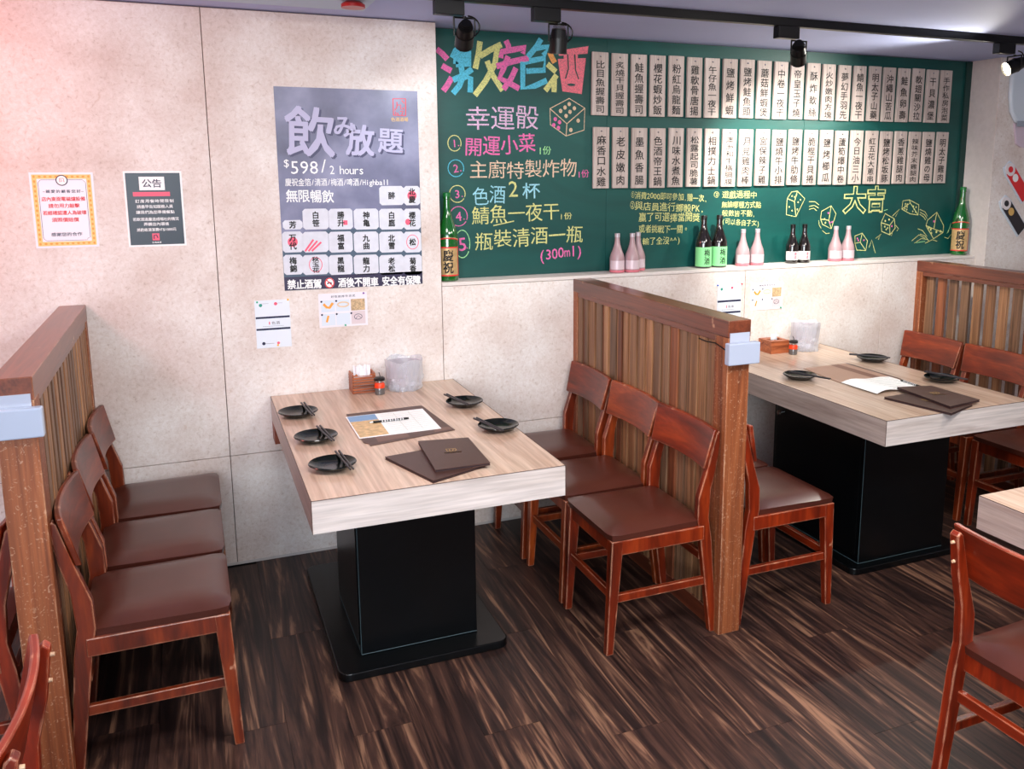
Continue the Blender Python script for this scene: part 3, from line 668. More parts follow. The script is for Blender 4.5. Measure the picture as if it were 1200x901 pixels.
mb = MB(); prow(mb, '色酒酒場', Q3, (862, 327), (972, 327), 28, off=.008); mb.build('emblem_lettering', GOLD, pt)
# barrels
dark = MB(); 
poly(dark, [(0.0, 0.055), (PWd, .055), (PWd, .30), (.44, .262), (.30, .258), (.21, .26), (.08, .235), (0, .20)], YP+.0002); dark.build('barrel_backdrop', flat('barrel_gap_print', srgb(72, 92, 112), .5), pt)
labels = [['梅錦', '秋玉花', '黑龍', '龍力', '老松', '菊香'], ['万代', '〃', '福富', '九曲', '北雪', '松'], ['芳', '白笹', '勝升', '神亀', '白鷹', '櫻花'], [None, None, None, None, '醉', '北慶']]
colx = [(172, 296), (302, 460), (468, 615), (628, 780), (790, 942), (946, 1060)]
rowz = [(425, 558), (278, 415), (132, 268), (-12, 112)]
for r_, (v0, v1) in enumerate(rowz):
    for c_, (u0, u1) in enumerate(colx):
        tx = labels[r_][c_]
        if not tx: continue
        inkm = MB(); bodym = MB(); redm = MB()
        if r_ == 2 and c_ == 0: v0_ = 205
        else: v0_ = v0
        a = Q4(u0, v1); b = Q4(u1, v0_); x0, z0, x1, z1 = max(a[0], .001), a[1], min(b[0], PWd-.001), b[1]
        k = .010; poly(bodym, [(x0+k, z0), (x1-k, z0), (x1, z0+k), (x1, z1-k), (x1-k, z1), (x0+k, z1), (x0, z1-k), (x0, z0+k)], YP-.0001)
        cx, cz = (x0+x1)/2, (z0+z1)/2; n = len(tx); hh = min(.034, (z1-z0)*.82/n)
        if tx == '〃':
            bo = bodym.build('barrel_print', BARREL, pt)
            for k_ in range(3):
                redm = MB(); ribbon(redm, [(x0+.008+k_*.014, z0+.006), (x0+.045+k_*.016, z0+.055-.006*k_)], .008, YP-.0004); redm.build('stripe', PINKP, bo)
            continue
        if (r_, c_) in ((0, 1), (1, 5)): ring(redm, cx, cz, .027, .032, .003, YP-.0003)
        if (r_, c_) in ((3, 5), (1, 0)): disc(redm, cx, cz, .021, .021, YP-.0003)
        if (r_, c_) == (2, 2): rect(redm, cx+.010, cx+.028, cz-.026, cz-.006, YP-.0003)
        if (r_, c_) == (2, 5): disc(redm, cx-.02, cz-.012, .012, .014, YP-.0003)
        for j, ch in enumerate(tx): put(inkm, ch, cx, cz+hh*(n/2-.5-j), .030, hh*.95, YP-.0006, .03)
        bo = bodym.build('barrel_print', BARREL, pt); inkm.build('lettering', INK, bo)
        if redm.v: redm.build('red_mark', PINKP, bo)
mb = MB(); rect(mb, .0, PWd, .0, .058, YP-.0001); mb.build('warning_strip', flat('dark_plum_print', srgb(52, 48, 76), .4), pt)
mb = MB(); prow(mb, '禁止酒駕', Q4, (200, 618), (418, 612), 62, YP-.0005, .025); prow(mb, '酒後不開車', Q4, (524, 606), (782, 600), 62, YP-.0005, .025); prow(mb, '安全有保障', Q4, (805, 596), (1052, 588), 62, YP-.0005, .025)
p = Q4(470, 608); disc(mb, p[0], p[1], .021, .023, YP-.0004); mb.build('warning_lettering', WHITEP, pt)
mb = MB(); ring(mb, p[0], p[1], .0185, .0205, .0045, YP-.0008); ribbon(mb, [(p[0]-.013, p[1]+.014), (p[0]+.013, p[1]-.014)], .004, YP-.0010); mb.build('no_drink_driving_sign', RED, pt)
mb = MB(); ribbon(mb, [(p[0]-.010, p[1]-.004), (p[0]-.002, p[1]+.003), (p[0]+.009, p[1]-.003)], .006, YP-.0006); mb.build('car_mark', INK, pt)

# yellow bordered notice
t, W_, H_, x0, z0 = sheet('yellow_bordered_notice', [(33, 202), (109, 202), (116, 288), (43, 292)], flat('notice_white', srgb(240, 232, 240), .4), 'notice with orange patterned border and red lines, left of the two small notices', 'notice')
mb = MB(); b0, b1 = .008, .024
for (a, b, c, d) in ((b0, W_-b0, b0, b1), (b0, W_-b0, H_-b1, H_-b0), (b0, b1, b1, H_-b1), (W_-b1, W_-b0, b1, H_-b1)): rect(mb, a, b, c, d, YP)
mb.build('border_print', flat('amber_print', srgb(250, 200, 120), .5), t)
mb = MB()
for i in range(15):
    for xx in (.016, W_-.016): disc(mb, xx, .016+(H_-.032)*i/14, .004, .0055, YP-.0003, n=8)
for i in range(1, 10):
    for zz in (.016, H_-.016): disc(mb, .016+(W_-.032)*i/10, zz, .0055, .004, YP-.0003, n=8)
mb.build('border_dots', ORG, t)
mb = MB(); k = .010; q = .028
ribbon(mb, [(q+k, q), (W_-q-k, q), (W_-q-k, q+k*.6), (W_-q, q+k), (W_-q, H_-q-k), (W_-q-k, H_-q), (q+k, H_-q), (q, H_-q-k), (q, q+k)], .0013, YP-.0003, closed=True)
ring(mb, W_/2, H_-.030, .019, .019, .0035, YP-.0006)
text_row(mb, '~親愛的顧客您好~', .040, H_-.072, W_-.036, H_-.072, .013, YP-.0004, .01); text_row(mb, '感謝您的合作', .055, .052, W_-.055, .052, .015, YP-.0004, .01)
mb.build('navy_lettering', INKB, t)
mb = MB(); disc(mb, W_/2, H_-.030, .0175, .0175, YP-.0005); mb.build('seal_ground', WHITEP, t)
mb = MB(); 
for tx, zz, mg in (('店內東面電磁爐設備', .104, .034), ('請勿用力敲擊', .130, .055), ('若經確認遭人為破壞', .157, .034), ('須照價賠償', .184, .062)): text_row(mb, tx, mg, H_-zz+.003, W_-mg, H_-zz+.003, .017, YP-.0004, .016)
ribbon(mb, [(W_/2-.007, H_-.037), (W_/2-.007, H_-.023), (W_/2+.006, H_-.022), (W_/2+.008, H_-.037)], .0018, YP-.0008); ribbon(mb, [(W_/2-.002, H_-.026), (W_/2-.002, H_-.036), (W_/2+.003, H_-.031)], .0016, YP-.0008)
mb.build('red_lettering', RED, t)
# dark glossy notice
t, W_, H_, x0, z0 = sheet('dark_glossy_notice', [(144, 201), (213, 200), (218, 287), (151, 290)], WHITEP, 'dark laminated notice with white lines and red bar, right of the two small notices', 'notice')
rect_ = MB(); rect(rect_, .007, W_-.007, .007, H_-.007, YP); rect_.build('dark_ground', NAVYBK, t)
mb = MB(); rect(mb, .055, W_-.065, H_-.075, H_-.022, YP-.0003); mb.build('white_title_block', WHITEP, t); mb = MB()
for tx, zz, mg in (('訂席用餐時間限制', .118, .035), ('請盡早告知服務人員', .140, .040), ('讓我們為您準備餐點', .162, .036), ('若飲酒過量造成嘔吐的情況', .190, .022), ('弄髒店內環境', .210, .060), ('將酌收清潔費NT$1000元', .232, .034)): text_row(mb, tx, mg, H_-zz, W_-mg, H_-zz, .014, YP-.0004, .010)
text_row(mb, '色酒酒場', .085, .016, .120, .016, .007, YP-.0004, .01)
mb.build('white_lettering', WHITEP, t)
mb = MB(); rect(mb, .030, .165, H_-.099, H_-.082, YP-.0003); rect(mb, .088, .114, .024, .052, YP-.0003); mb.build('red_bar', PINKP, t)
mb = MB(); ribbon(mb, [(.094, .030), (.094, .044), (.104, .046), (.108, .034)], .004, YP-.0006); text_row(mb, '公告', .065, H_-.048, W_-.075, H_-.048, .034, YP-.0006, .01); mb.build('dark_lettering', INKB, t)

def pin(mbt, x, z, m): 
    mb = MB(); mb.cyl((x, -.001, z), (x, -.007, z), .0045, .0035, 10); return mb.build('push_pin', m, mbt)
def link_sheet(corners, label, pins):
    t, W_, H_, x0, z0 = sheet('ordering_leaflet', corners, flat('leaflet_white', srgb(226, 234, 244), .5), label, 'leaflet', group='blue-white leaflets pinned above the tables')
    mb = MB(); rect(mb, .002, W_-.002, H_*.62, H_*.66, YP); rect(mb, .002, W_-.002, H_*.375, H_*.415, YP); mb.build('navy_bars', INKB, t)
    mb = MB(); text_row(mb, '色酒', W_*.45, H_*.52, W_*.70, H_*.52, .014, YP, .01)
    for xx in (.30, .70): rect(mb, W_*xx-.018, W_*xx+.014, H_*.93, H_*.935, YP); 
    rect(mb, W_*.2, W_*.8, H_*.452, H_*.457, YP); rect(mb, W_*.25, W_*.5, .018, .0195, YP); mb.build('fine_lettering', INKG, t)
    mb = MB(); rect(mb, W_*.38, W_*.41, H_*.49, H_*.55, YP); disc(mb, W_*.60, H_*.92, .007, .007, YP); disc(mb, W_*.62, .019, .006, .006, YP); mb.build('red_marks', PINKP, t)
    mb = MB(); disc(mb, W_*.17, H_*.90, .007, .007, YP); mb.build('green_mark', TEAL, t)
    mb = MB(); disc(mb, W_*.20, .020, .007, .007, YP); mb.build('blue_mark', INKB, t)
    for x, z, m in pins: pin(t, W_*x, H_*z, m)
PB, PRd, PY, PG, PV = flat('blue_pin', srgb(30, 90, 200), .3), flat('red_pin', srgb(230, 30, 60), .3), flat('yellow_pin', srgb(246, 190, 40), .3), flat('green_pin', srgb(20, 170, 120), .3), flat('violet_pin', srgb(130, 70, 160), .3)
link_sheet([(298, 352), (339, 351), (342, 406), (301, 408)], 'white leaflet with two navy bars pinned below the left corner of the big poster', [(.96, .99, PY), (.6, .045, PY), (.08, .97, PG)])
link_sheet([(839, 334), (867, 332), (869, 386), (841, 388)], 'white leaflet with two navy bars pinned above the middle slatted partition', [(.0, .99, PB), (1.0, .99, PRd)])
def food_sheet(corners, label, pinz):
    t, W_, H_, x0, z0 = sheet('how_to_eat_card', corners, flat('card_white', srgb(234, 230, 236), .5), label, 'card', group='six-picture instruction cards')
    mb = MB(); text_row(mb, '好吃的炸牛方式', W_*.25, H_*.90, W_*.76, H_*.90, .011, YP, .01)
    for c_ in range(3):
        for r_ in range(2): 
            if (c_, r_) != (2, 0): disc(mb, W_*(.06+.30*c_), H_*(.77-.385*r_), .0045, .0045, YP-.0006, n=10)
    ring(mb, W_*.80, H_*.27, .017, .012, .0022, YP-.0006); ribbon(mb, [(W_*.74, H_*.20), (W_*.80, H_*.30), (W_*.87, H_*.22)], .0018, YP-.0006)
    mb.build('dark_print', INKB, t)
    mb = MB(); 
    for c_ in range(3):
        for r_ in range(2):
            if c_ < 2: rect(mb, W_*(.05+.30*c_), W_*(.33+.30*c_), H_*(.46-.40*r_), H_*(.80-.40*r_), YP)
    mb.build('picture_ground', flat('pale_blue_print', srgb(214, 224, 236), .5), t)
    mb = MB(); rect(mb, W_*.66, W_*.95, H_*.46, H_*.80, YP); mb.build('noodle_picture', flat('noodle_print', srgb(196, 168, 130), .5, noise=.35, ns=160), t)
    mb = MB(); rect(mb, W_*.66, W_*.95, H_*.06, H_*.44, YP); mb.build('face_ground', flat('rose_grey_print', srgb(218, 202, 206), .5), t)
    mb = MB(); ribbon(mb, [(W_*.10, H_*.70), (W_*.16, H_*.60), (W_*.22, H_*.58), (W_*.29, H_*.72)], .011, YP-.0003); ribbon(mb, [(W_*.15, H_*.16), (W_*.17, H_*.25), (W_*.19, H_*.35)], .009, YP-.0003); mb.build('fry_picture', ORG, t)
    mb = MB(); ring(mb, W_*.50, H_*.66, .024, .010, .006, YP-.0003); mb.build('dish_picture', BEIGE, t)
    for x, z, m in pinz: pin(t, W_*x, H_*z, m)
food_sheet([(372, 344), (430, 342), (431, 382), (375, 383)], 'picture card with food steps pinned under the big poster', [(.93, .96, PV), (.53, .04, PG)])
food_sheet([(879, 331), (916, 331), (918, 362), (880, 363)], 'picture card with food steps on the wall above the wooden tissue box', [(.95, .04, PG)])

# ------------------------------------------------------------------ cutouts on the pillar
t = thing('bottle_cutout', (4.45, -.07, 1.99), 'white bottle-shaped cut-out high on the pillar behind the glowing spotlight', 'wall decoration')
c_w = flat('cutout_white', srgb(206, 216, 226), .35); c_p = flat('cutout_mauve', srgb(206, 188, 202), .5)
MB().prism([(.04, .36), (.0, .30), (.0, .15), (.02, .06), (.07, .0), (.26, .0), (.26, .36)], 1, -.03, 0).build('body', c_w, t, bevel=.02, seg=3, smooth=True)
MB().prism([(.07, .0), (.10, -.12), (.14, -.14), (.26, -.14), (.26, .0)], 1, -.012, 0).build('lower_flap', c_p, t, bevel=.003)
MB().box(.07, .26, -.034, -.028, -.02, .012).build('collar', flat('cutout_grey', srgb(150, 160, 172), .4), t)
def can_cut(cx, cz, ang, col, label):
    t = thing('drink_can_cutout', (cx, -.07, cz), label, 'wall decoration', 'can cut-outs on the pillar'); t.rotation_euler = (0, ang, 0); t.scale = (.72, 1, .8)
    MB().prism([(-.065, .03), (-.045, .085), (.045, .085), (.065, .03), (.065, -.26), (-.065, -.26)], 1, -.01, 0).build('backing', c_w, t, bevel=.003)
    MB().box(-.052, .052, -.016, -.010, -.25, .03).build('can_body', col, t, bevel=.002)
    m = MB(); m.cyl((0, -.010, .035), (0, -.017, .035), .05, n=24); m.build('can_top', flat('can_top_silver', srgb(226, 220, 222), .4), t)
    m = MB(); m.cyl((.0, -.017, .035), (0, -.019, .035), .024, n=16); m.build('pull_tab', col, t)
    m = MB(); disc(m, 0, -.05, .032, .032, -.0165); m.build('round_badge', GOLD if col != RED else WHITEP, t)
can_cut(4.535, 1.70, -.75, RED, 'red drink can cut-out on the pillar, upper one, cut by the frame')
can_cut(4.525, 1.50, -.75, flat('cutout_black', srgb(28, 26, 34), .4), 'black drink can cut-out on the pillar, lower one, cut by the frame')

# ------------------------------------------------------------------ slatted partitions
def partition(x, label, gaps, seed, holder):
    random.seed(seed)
    t = thing('slatted_partition', (x, 0, 0), label, 'partition', 'slatted booth partitions'); h = .0475; LN = 1.335; HT = 1.194
    MB().prism([(-LN, HT), (-.0, HT), (-.0, HT-.062), (-LN, HT-.062)], 0, -h, h).build('cap_rail', PCAP, t, bevel=.003)
    MB().box(-h+.001, h-.001, -LN+.001, -LN+.085, 0, HT-.062).build('end_post', PPOST, t, bevel=.003)
    MB().box(-h+.001, h-.001, -.045, 0, 0, HT-.062).build('wall_post', PPOST, t, bevel=.002)
    MB().box(-h+.006, h-.006, -LN+.085, -.045, 0, .07).build('bottom_rail', PCAP, t, bevel=.002)
    MB().box(-h+.004, h-.004, -LN+.085, -.045, HT-.085, HT-.062).build('top_rail', PCAP, t, bevel=.002)
    y = -.045; yend = -LN+.085; k = 0
    while y > yend+.012:
        if gaps: wd, dp, gp = .052, .010, .031
        else:
            wd = random.uniform(.034, .058) if k % 2 == 0 else random.uniform(.016, .030); dp = h-.006 if k % 2 == 0 else h-.012; gp = .0008
        wd = min(wd, y-yend)
        MB().box(-dp, dp, y-wd+.0004, y-.0004, .07, HT-.085).build('slat', PSL[random.choice((0, 0, 1, 1, 2))], t, bevel=.0015, seg=1)
        y -= wd+gp; k += 1
    if holder:
        m = film_mat('clear_acrylic', .55, srgb(206, 214, 232), .1)
        MB().box(-.042, .040, -LN-.004, -LN-.001, 1.045, 1.150).build('backplate', m, t)
        MB().box(-.064, .066, -LN-.034, -LN-.004, 1.040, 1.118).build('acrylic_pocket', flat('frosted_acrylic', srgb(172, 182, 202), .25), t, bevel=.004, label='frosted acrylic pocket')
        random.seed(seed)
    return t
partition(-.4625, 'slatted wooden partition at the left edge with frosted acrylic pocket', False, 4, True)
p2 = partition(1.7525, 'dense slatted wooden partition between the two wall tables', False, 5, True)
m = MB(); m.tube([(-.050, -1.15, 1.100), (-.051, -1.20, 1.098), (-.051, -1.26, 1.103), (-.050, -1.338, 1.085)], .0022, 6); m.build('black_cord', BLKM, p2)
partition(3.9705, 'open slatted wooden partition with light between slats, at the right', True, 9, False)
random.seed(11)

# ------------------------------------------------------------------ tables
def tabletop(t, w_, d_, z1=.75, th=.104):
    mb = MB(); v0 = [(0, -d_), (w_, -d_), (w_, 0), (0, 0)]
    mb.add([(a, b, z1-th) for a, b in v0]+[(a, b, z1) for a, b in v0], [(3, 2, 1, 0), (4, 5, 6, 7)], 0)
    mb.add([(0, -d_, z1-th), (w_, -d_, z1-th), (w_, -d_, z1), (0, -d_, z1)], [(0, 1, 2, 3)], 1)
    mb.add([(w_, 0, z1-th), (0, 0, z1-th), (0, 0, z1), (w_, 0, z1)], [(0, 1, 2, 3)], 1)
    mb.add([(0, 0, z1-th), (0, -d_, z1-th), (0, -d_, z1), (0, 0, z1)], [(0, 1, 2, 3)], 2)
    mb.add([(w_, -d_, z1-th), (w_, 0, z1-th), (w_, 0, z1), (w_, -d_, z1)], [(0, 1, 2, 3)], 2)
    o = mb.build('tabletop', [M_laty, M_latx, M_lats], t)
    sm = MB(); e = .0006
    for (a, b) in (((0, -d_, z1), (w_, -d_, z1)), ((0, -d_, z1), (0, 0, z1)), ((w_, -d_, z1), (w_, 0, z1)), ((0, -d_, z1-th), (0, -d_, z1)), ((w_, -d_, z1-th), (w_, -d_, z1))): sm.cyl(a, b, .0011, n=6)
    sm.build('edge_seam', flat('edge_seam_brown', srgb(74, 52, 44), .6), t)
M_lats = wood('laminate_side_shaded', [srgb(150, 130, 121), srgb(172, 154, 145), srgb(182, 165, 157), srgb(158, 140, 132)], 1, 15, .05, .3, 0, .8, rnd=.02, bump=0)  # same laminate, darker: shade of the side faces put into the colour
def rounded(x0, x1, y0, y1, r, n=6):
    pts = []
    for cx, cy, a in ((x1-r, y1-r, 0), (x0+r, y1-r, PI/2), (x0+r, y0+r, PI), (x1-r, y0+r, 1.5*PI)):
        for i in range(n+1): an = a+PI/2*i/n; pts.append((cx+r*math.cos(an), cy+r*math.sin(an)))
    return pts
def ped_table(loc, w_, d_, ped, base, label, group=None, door=False):
    t = thing('restaurant_table', loc, label, 'table', 'laminate-topped restaurant tables')
    tabletop(t, w_, d_)
    MB().prism(rounded(*base, .04), 2, 0, .03).build('base_plate', BLK, t, bevel=.004, seg=2)
    MB().box(ped[0], ped[1], ped[2], ped[3], .03, .646).build('pedestal', BLK, t, bevel=.002)
    MB().box(ped[0]-.004, ped[0], ped[2]+.02, ped[3]-.02, .06, .64).build('pedestal_door', BLK, t, bevel=.002)
    if door:
        k = MB(); k.cyl((ped[0]-.004, ped[3]-.06, .57), (ped[0]-.02, ped[3]-.06, .57), .006, n=12); k.cyl((ped[0]-.02, ped[3]-.06, .57), (ped[0]-.028, ped[3]-.06, .57), .013, .010, n=14)
        k.build('door_knob', CHROME, t, smooth=True, label='small chrome door knob')
    m = MB(); r = flat('seam_teal', srgb(70, 92, 98), .4)
    m.cyl((ped[0], ped[2], .034), (ped[1], ped[2], .034), .0012, n=6); m.cyl((ped[0], ped[2], .034), (ped[0], ped[3], .034), .0012, n=6); m.cyl((ped[0], ped[2], .034), (ped[0], ped[2], .645), .001, n=6)
    m.build('pedestal_seam', r, t)
    return t
X1, X2 = .2608, 2.4423
ped_table((X1, -.004, 0), .8215, 1.328, (.182, .607, -1.0, -.52), (.09, .70, -1.10, -.20), 'beige laminate table on black pedestal, set with five plates, under the big poster')
ped_table((X2, -.004, 0), .792, 1.346, (.118, .60, -1.115, -.50), (.06, .70, -1.15, -.42), 'beige laminate table on black cabinet pedestal between middle and right partitions', door=True)
ped_table((2.118, -2.066, 0), .82, 1.33, (.20, .62, -1.0, -.42), (.12, .72, -1.1, -.25), 'corner of a beige laminate table cut off by the right frame edge')
kb = MB().box(.262, .36, -.10, -.002, .56, .640); k = kb.build('wall_bracket', wood('bracket_wood', [srgb(130, 56, 30), srgb(170, 84, 50)], 0, 20, .1, .5)); tag(k, 'small orange-brown wooden block under the left rear corner of the table', 'block')

# ------------------------------------------------------------------ chairs (local: faces +x)
def make_chair():
    t = thing('dining_chair', (0, 0, 0), '', 'chair', 'red-brown wooden chairs with brown vinyl seats')
    # cushion with domed top
    n = 10; vs = []; fs = []
    def shape(i, j):
        u = i/n*2-1; v = j/n*2-1
        x = .022+.196*u; half = .203-.012*(1-u)/2*1.0
        y = half*v
        # rounded plan corners
        k = max(0, abs(u)-.86)/.14; k2 = max(0, abs(v)-.86)/.14
        if k > 0 and k2 > 0:
            q = math.hypot(k, k2)
            if q > 1: s_ = 1/q; x = .022+.196*math.copysign(.86+.14*k*s_, u); y = half*math.copysign(.86+.14*k2*s_, v)
        e = max(abs(u), abs(v)); z = .478-.004*e**2-(.020 if e > .99 else (.006 if e > .79 else 0))
        return x, y, z
    for i in range(n+1):
        for j in range(n+1): vs.append(shape(i, j))
    for i in range(n):
        for j in range(n): fs.append((i*(n+1)+j, (i+1)*(n+1)+j, (i+1)*(n+1)+j+1, i*(n+1)+j+1))
    rim = [i*(n+1) for i in range(n+1)]+[n*(n+1)+j for j in range(1, n+1)]+[i*(n+1)+n for i in range(n-1, -1, -1)]+[j for j in range(n-1, 0, -1)]
    b0 = len(vs)
    for r in rim: x, y, z = vs[r]; vs.append((.022+(x-.022)*.985, y*.985, .432))
    m = len(rim)
    for i in range(m): fs.append((rim[i], rim[(i+1) % m], b0+(i+1) % m, b0+i))
    fs.append(tuple(range(b0, b0+m)))
    mb = MB(); mb.add(vs, fs); so = mb.build('seat', LEA, t, smooth=True)
    # seat frame
    f = MB(); z0, z1 = .378, .432
    for s_ in (-1, 1): f.box(-.165, .205, min(s_*.178, s_*.200), max(s_*.178, s_*.200), z0, z1)
    f.box(.183, .205, -.178, .178, z0, z1); f.box(-.165, -.143, -.178, .178, z0, z1)
    f.build('seat_frame', CHW, t, bevel=.003)
    # rear legs with upright, one piece
    prof = [(-.235, 0), (-.205, 0), (-.150, .40), (-.138, .455), (-.140, .54), (-.176, .655), (-.208, .775), (-.218, .785), (-.230, .775), (-.214, .66), (-.192, .57), (-.186, .46), (-.200, .38)]
    for s_ in (-1, 1):
        y0, y1 = sorted((s_*.168, s_*.196))
        MB().prism(prof, 1, y0, y1).build('leg', CHW, t, bevel=.004)
        sc = MB(); 
        for zz in (.70, .755): sc.cyl((-.198-(zz-.66)*.16, s_*.182, zz), (-.220-(zz-.66)*.16, s_*.182, zz), .006, .004, 10)
        sc.build('screw_cover', SCREW, t)
    for s_ in (-1, 1):
        a = .023; b = .014; yc = s_*.182; yt = s_*.181
        vs = [(.228-2*b, yc-b, 0), (.228, yc-b, 0), (.228, yc+b, 0), (.228-2*b, yc+b, 0), (.212-2*a, yt-a*.85, .432), (.212, yt-a*.85, .432), (.212, yt+a*.85, .432), (.212-2*a, yt+a*.85, .432)]
        m = MB(); m.add(vs, [(0, 1, 2, 3), (4, 7, 6, 5), (0, 4, 5, 1), (1, 5, 6, 2), (2, 6, 7, 3), (3, 7, 4, 0)]); m.build('leg', CHW, t, bevel=.004)
    for s_ in (-1, 1):
        y0, y1 = sorted((s_*.172, s_*.190)); MB().prism([(-.185, .195), (.205, .195), (.205, .225), (-.182, .225)], 1, y0, y1).build('stretcher', CHW, t, bevel=.002)
    MB().box(.190, .208, -.172, .172, .205, .237).build('stretcher', CHWY, t, bevel=.002)
    MB().box(-.180, -.162, -.172, .172, .290, .322).build('stretcher', CHWY, t, bevel=.002)
    # curved top rail in front of the uprights
    n = 14; vs = []
    for i in range(n+1):
        v = i/n*2-1; bow = -.022*(1-v*v)
        yb = v*.194; yt = v*.206
        xt = -.190+bow; xb = -.156+bow
        for (x, y, z) in ((xb, yb, .648), (xt, yt, .795), (xt-.017, yt, .795), (xb-.017, yb, .648)): vs.append((x, y, z))
    fs = []
    for i in range(n):
        for k in range(4): fs.append((4*i+k, 4*i+4+k, 4*i+4+(k+1) % 4, 4*i+(k+1) % 4))
    fs += [(0, 1, 2, 3), (4*n+3, 4*n+2, 4*n+1, 4*n)]
    m = MB(); m.add(vs, fs); m.build('backrest', CHWY, t, smooth=True, bevel=.004)
    return t
chair0 = make_chair()
chairs = [
 ((1.485, -1.105), PI, 'red-brown chair with full seat in view, nearest the post of the middle partition', (1.15, .92, .8)),
 ((1.487, -.690), PI, 'orange-brown chair, middle one on the right side of the poster-side table', (1.5, 1.7, 1.3)),
 ((1.485, -.252), PI, 'dark brown chair against the wall on the right side of the poster-side table', (1.0, .95, .95)),
 ((-.195, -1.105), 0, 'brown chair nearest the viewer on the left side of the poster-side table', (.95, .98, .98)),
 ((-.197, -.684), 0, 'brown chair, middle one of the row beside the left partition', (.95, .95, .98)),
 ((-.190, -.262), 0, 'brown chair against the wall in the row beside the left partition', (.9, .92, .98)),
 ((2.030, -1.110), 0, 'red chair showing its seat just right of the middle partition post', (1.2, .85, .75)),
 ((2.028, -.695), 0, 'chair behind the red one, mostly hidden by the middle partition', (1.0, .9, .9)),
 ((2.030, -.265), 0, 'chair next to the wall, hidden behind the middle partition', (1.0, .9, .9)),
 ((3.620, -.255), PI, 'orange-brown chair by the wall in front of the open slatted partition', (1.3, 1.3, 1.0)),
 ((3.620, -.690), PI, 'orange-brown chair, second from the wall at the open slatted partition', (1.35, 1.3, 1.0)),
 ((3.622, -1.120), PI, 'chair at the open slatted partition, cut off by the right frame edge', (1.1, .9, .85)),
 ((2.002, -2.468), .02, 'red-brown chair in the lower right corner, seen from behind', (1.35, .95, .8)),
 ((-.730, -1.105), PI, 'red chair on the far side of the left partition, at the left frame edge', (1.25, .85, .75)),
 ((-.560, -2.165), PI, 'chair in the lower left corner with only its curved back in view', (1.5, 1.0, .85)),
]
for i, ((x, y), rz, lab, tint) in enumerate(chairs):
    if i == 0: c = chair0; c.location = (x, y, 0); c.rotation_euler = (0, 0, rz); c['label'] = lab
    else: c = copy_thing(chair0, (x, y, 0), rz+random.uniform(-.004, .004), lab)
    for ch in c.children: ch.color = (*tint, 1)

# ------------------------------------------------------------------ tableware
ZT = .75
def plate(x, y, label, r=.078):
    t = thing('black_plate', (x, y, ZT), label, 'plate', 'small black plates on the tables')
    pr = [(.030, 0), (.046, .001), (.066, .012), (r, .020), (r-.002, .0225), (.064, .0155), (.045, .0065), (.02, .005), (.0005, .005)]
    MB().lathe(pr, 36, cap=False).build('dish', PLATE, t, smooth=True)
def sticks(a, b, label):
    a = Vector(a); b = Vector(b); d = (b-a).normalized(); s_ = Vector((-d.y, d.x, 0)).normalized()
    t = thing('chopsticks', a, label, 'chopsticks', 'pairs of dark chopsticks')
    for k in (-1, 1):
        m = MB(); p0 = s_*k*.006; p1 = (b-a)+s_*k*.0045; m.cyl(p0, p1, .0042, .0030, 8); m.build('chopstick', STICK, t, smooth=True)
ZR = ZT+.0275
S5 = [((.336, -.365), ((.366, -.275), (.381, -.478)), 'nearest the wall on the left side'), ((.357, -.727), ((.379, -.640), (.401, -.838)), 'in the middle of the left side'),
      ((.366, -1.056), ((.396, -.968), (.410, -1.168)), 'nearest the front left corner'), ((.996, -.476), ((.944, -.372), (.985, -.570)), 'towards the wall on the right side'), ((1.012, -.858), ((.950, -.768), (.992, -.962)), 'towards the front on the right side')]
for (x, y), (p, q), lab in S5:
    plate(x, y, 'small black plate %s of the poster-side table' % lab); sticks((*p, ZR), (*q, ZR-.001), 'dark chopsticks across the plate %s of the poster-side table' % lab)
S3 = [((2.588, -.640), ((2.560, -.600), (2.640, -.790)), 'beside the tissue box end'), ((3.182, -.472), ((3.100, -.395), (3.230, -.545)), 'near the wall by the right chairs'), ((3.160, -.940), ((3.150, -.850), (3.205, -1.045)), 'nearest the orange chair backs')]
for (x, y), (p, q), lab in S3:
    plate(x, y, 'small black plate %s on the right-hand table' % lab); sticks((*p, ZR), (*q, ZR-.001), 'dark chopsticks on the plate %s of the right-hand table' % lab)

def slab(pts, z0, th, mat, name, par=None, label=None):
    m = MB(); m.prism([(p[0], p[1]) for p in pts], 2, z0, z0+th); return m.build(name, mat, par, label=label)
def flatpoly(pts, z, mat, name, par): m = MB(); m.add([(p[0], p[1], z) for p in pts], [tuple(range(len(pts)))]); return m.build(name, mat, par)
DB = flat('dark_brown_mat', srgb(84, 62, 56), .5, noise=.15, ns=30); DB2 = flat('brown_mat_square', srgb(112, 84, 74), .5); TAN = flat('tan_mat', srgb(168, 132, 112), .45)
t = thing('table_mat', (.68, -.64, ZT+.0005), 'dark brown chequered mat under the order sheet on the poster-side table', 'mat')
slab([(-.165, .21), (.147, .222), (.177, -.165), (-.155, -.235), (-.155, -.21), (-.17, -.19)], 0, .0022, DB, 'mat', t)
flatpoly([(-.12, -.14), (.0, -.14), (.0, -.185), (-.12, -.205)], .0026, DB2, 'light_square', t); flatpoly([(.10, -.12), (.165, -.12), (.17, -.155), (.10, -.168)], .0026, DB2, 'light_square', t)
t = thing('order_sheet', (.66, -.625, ZT+.0028), 'white order sheet with a blue and tan picture strip on the poster-side table', 'paper')
slab([(-.155, .150), (.157, .152), (.153, -.146), (-.157, -.154)], 0, .0012, PAPERW, 'sheet', t)
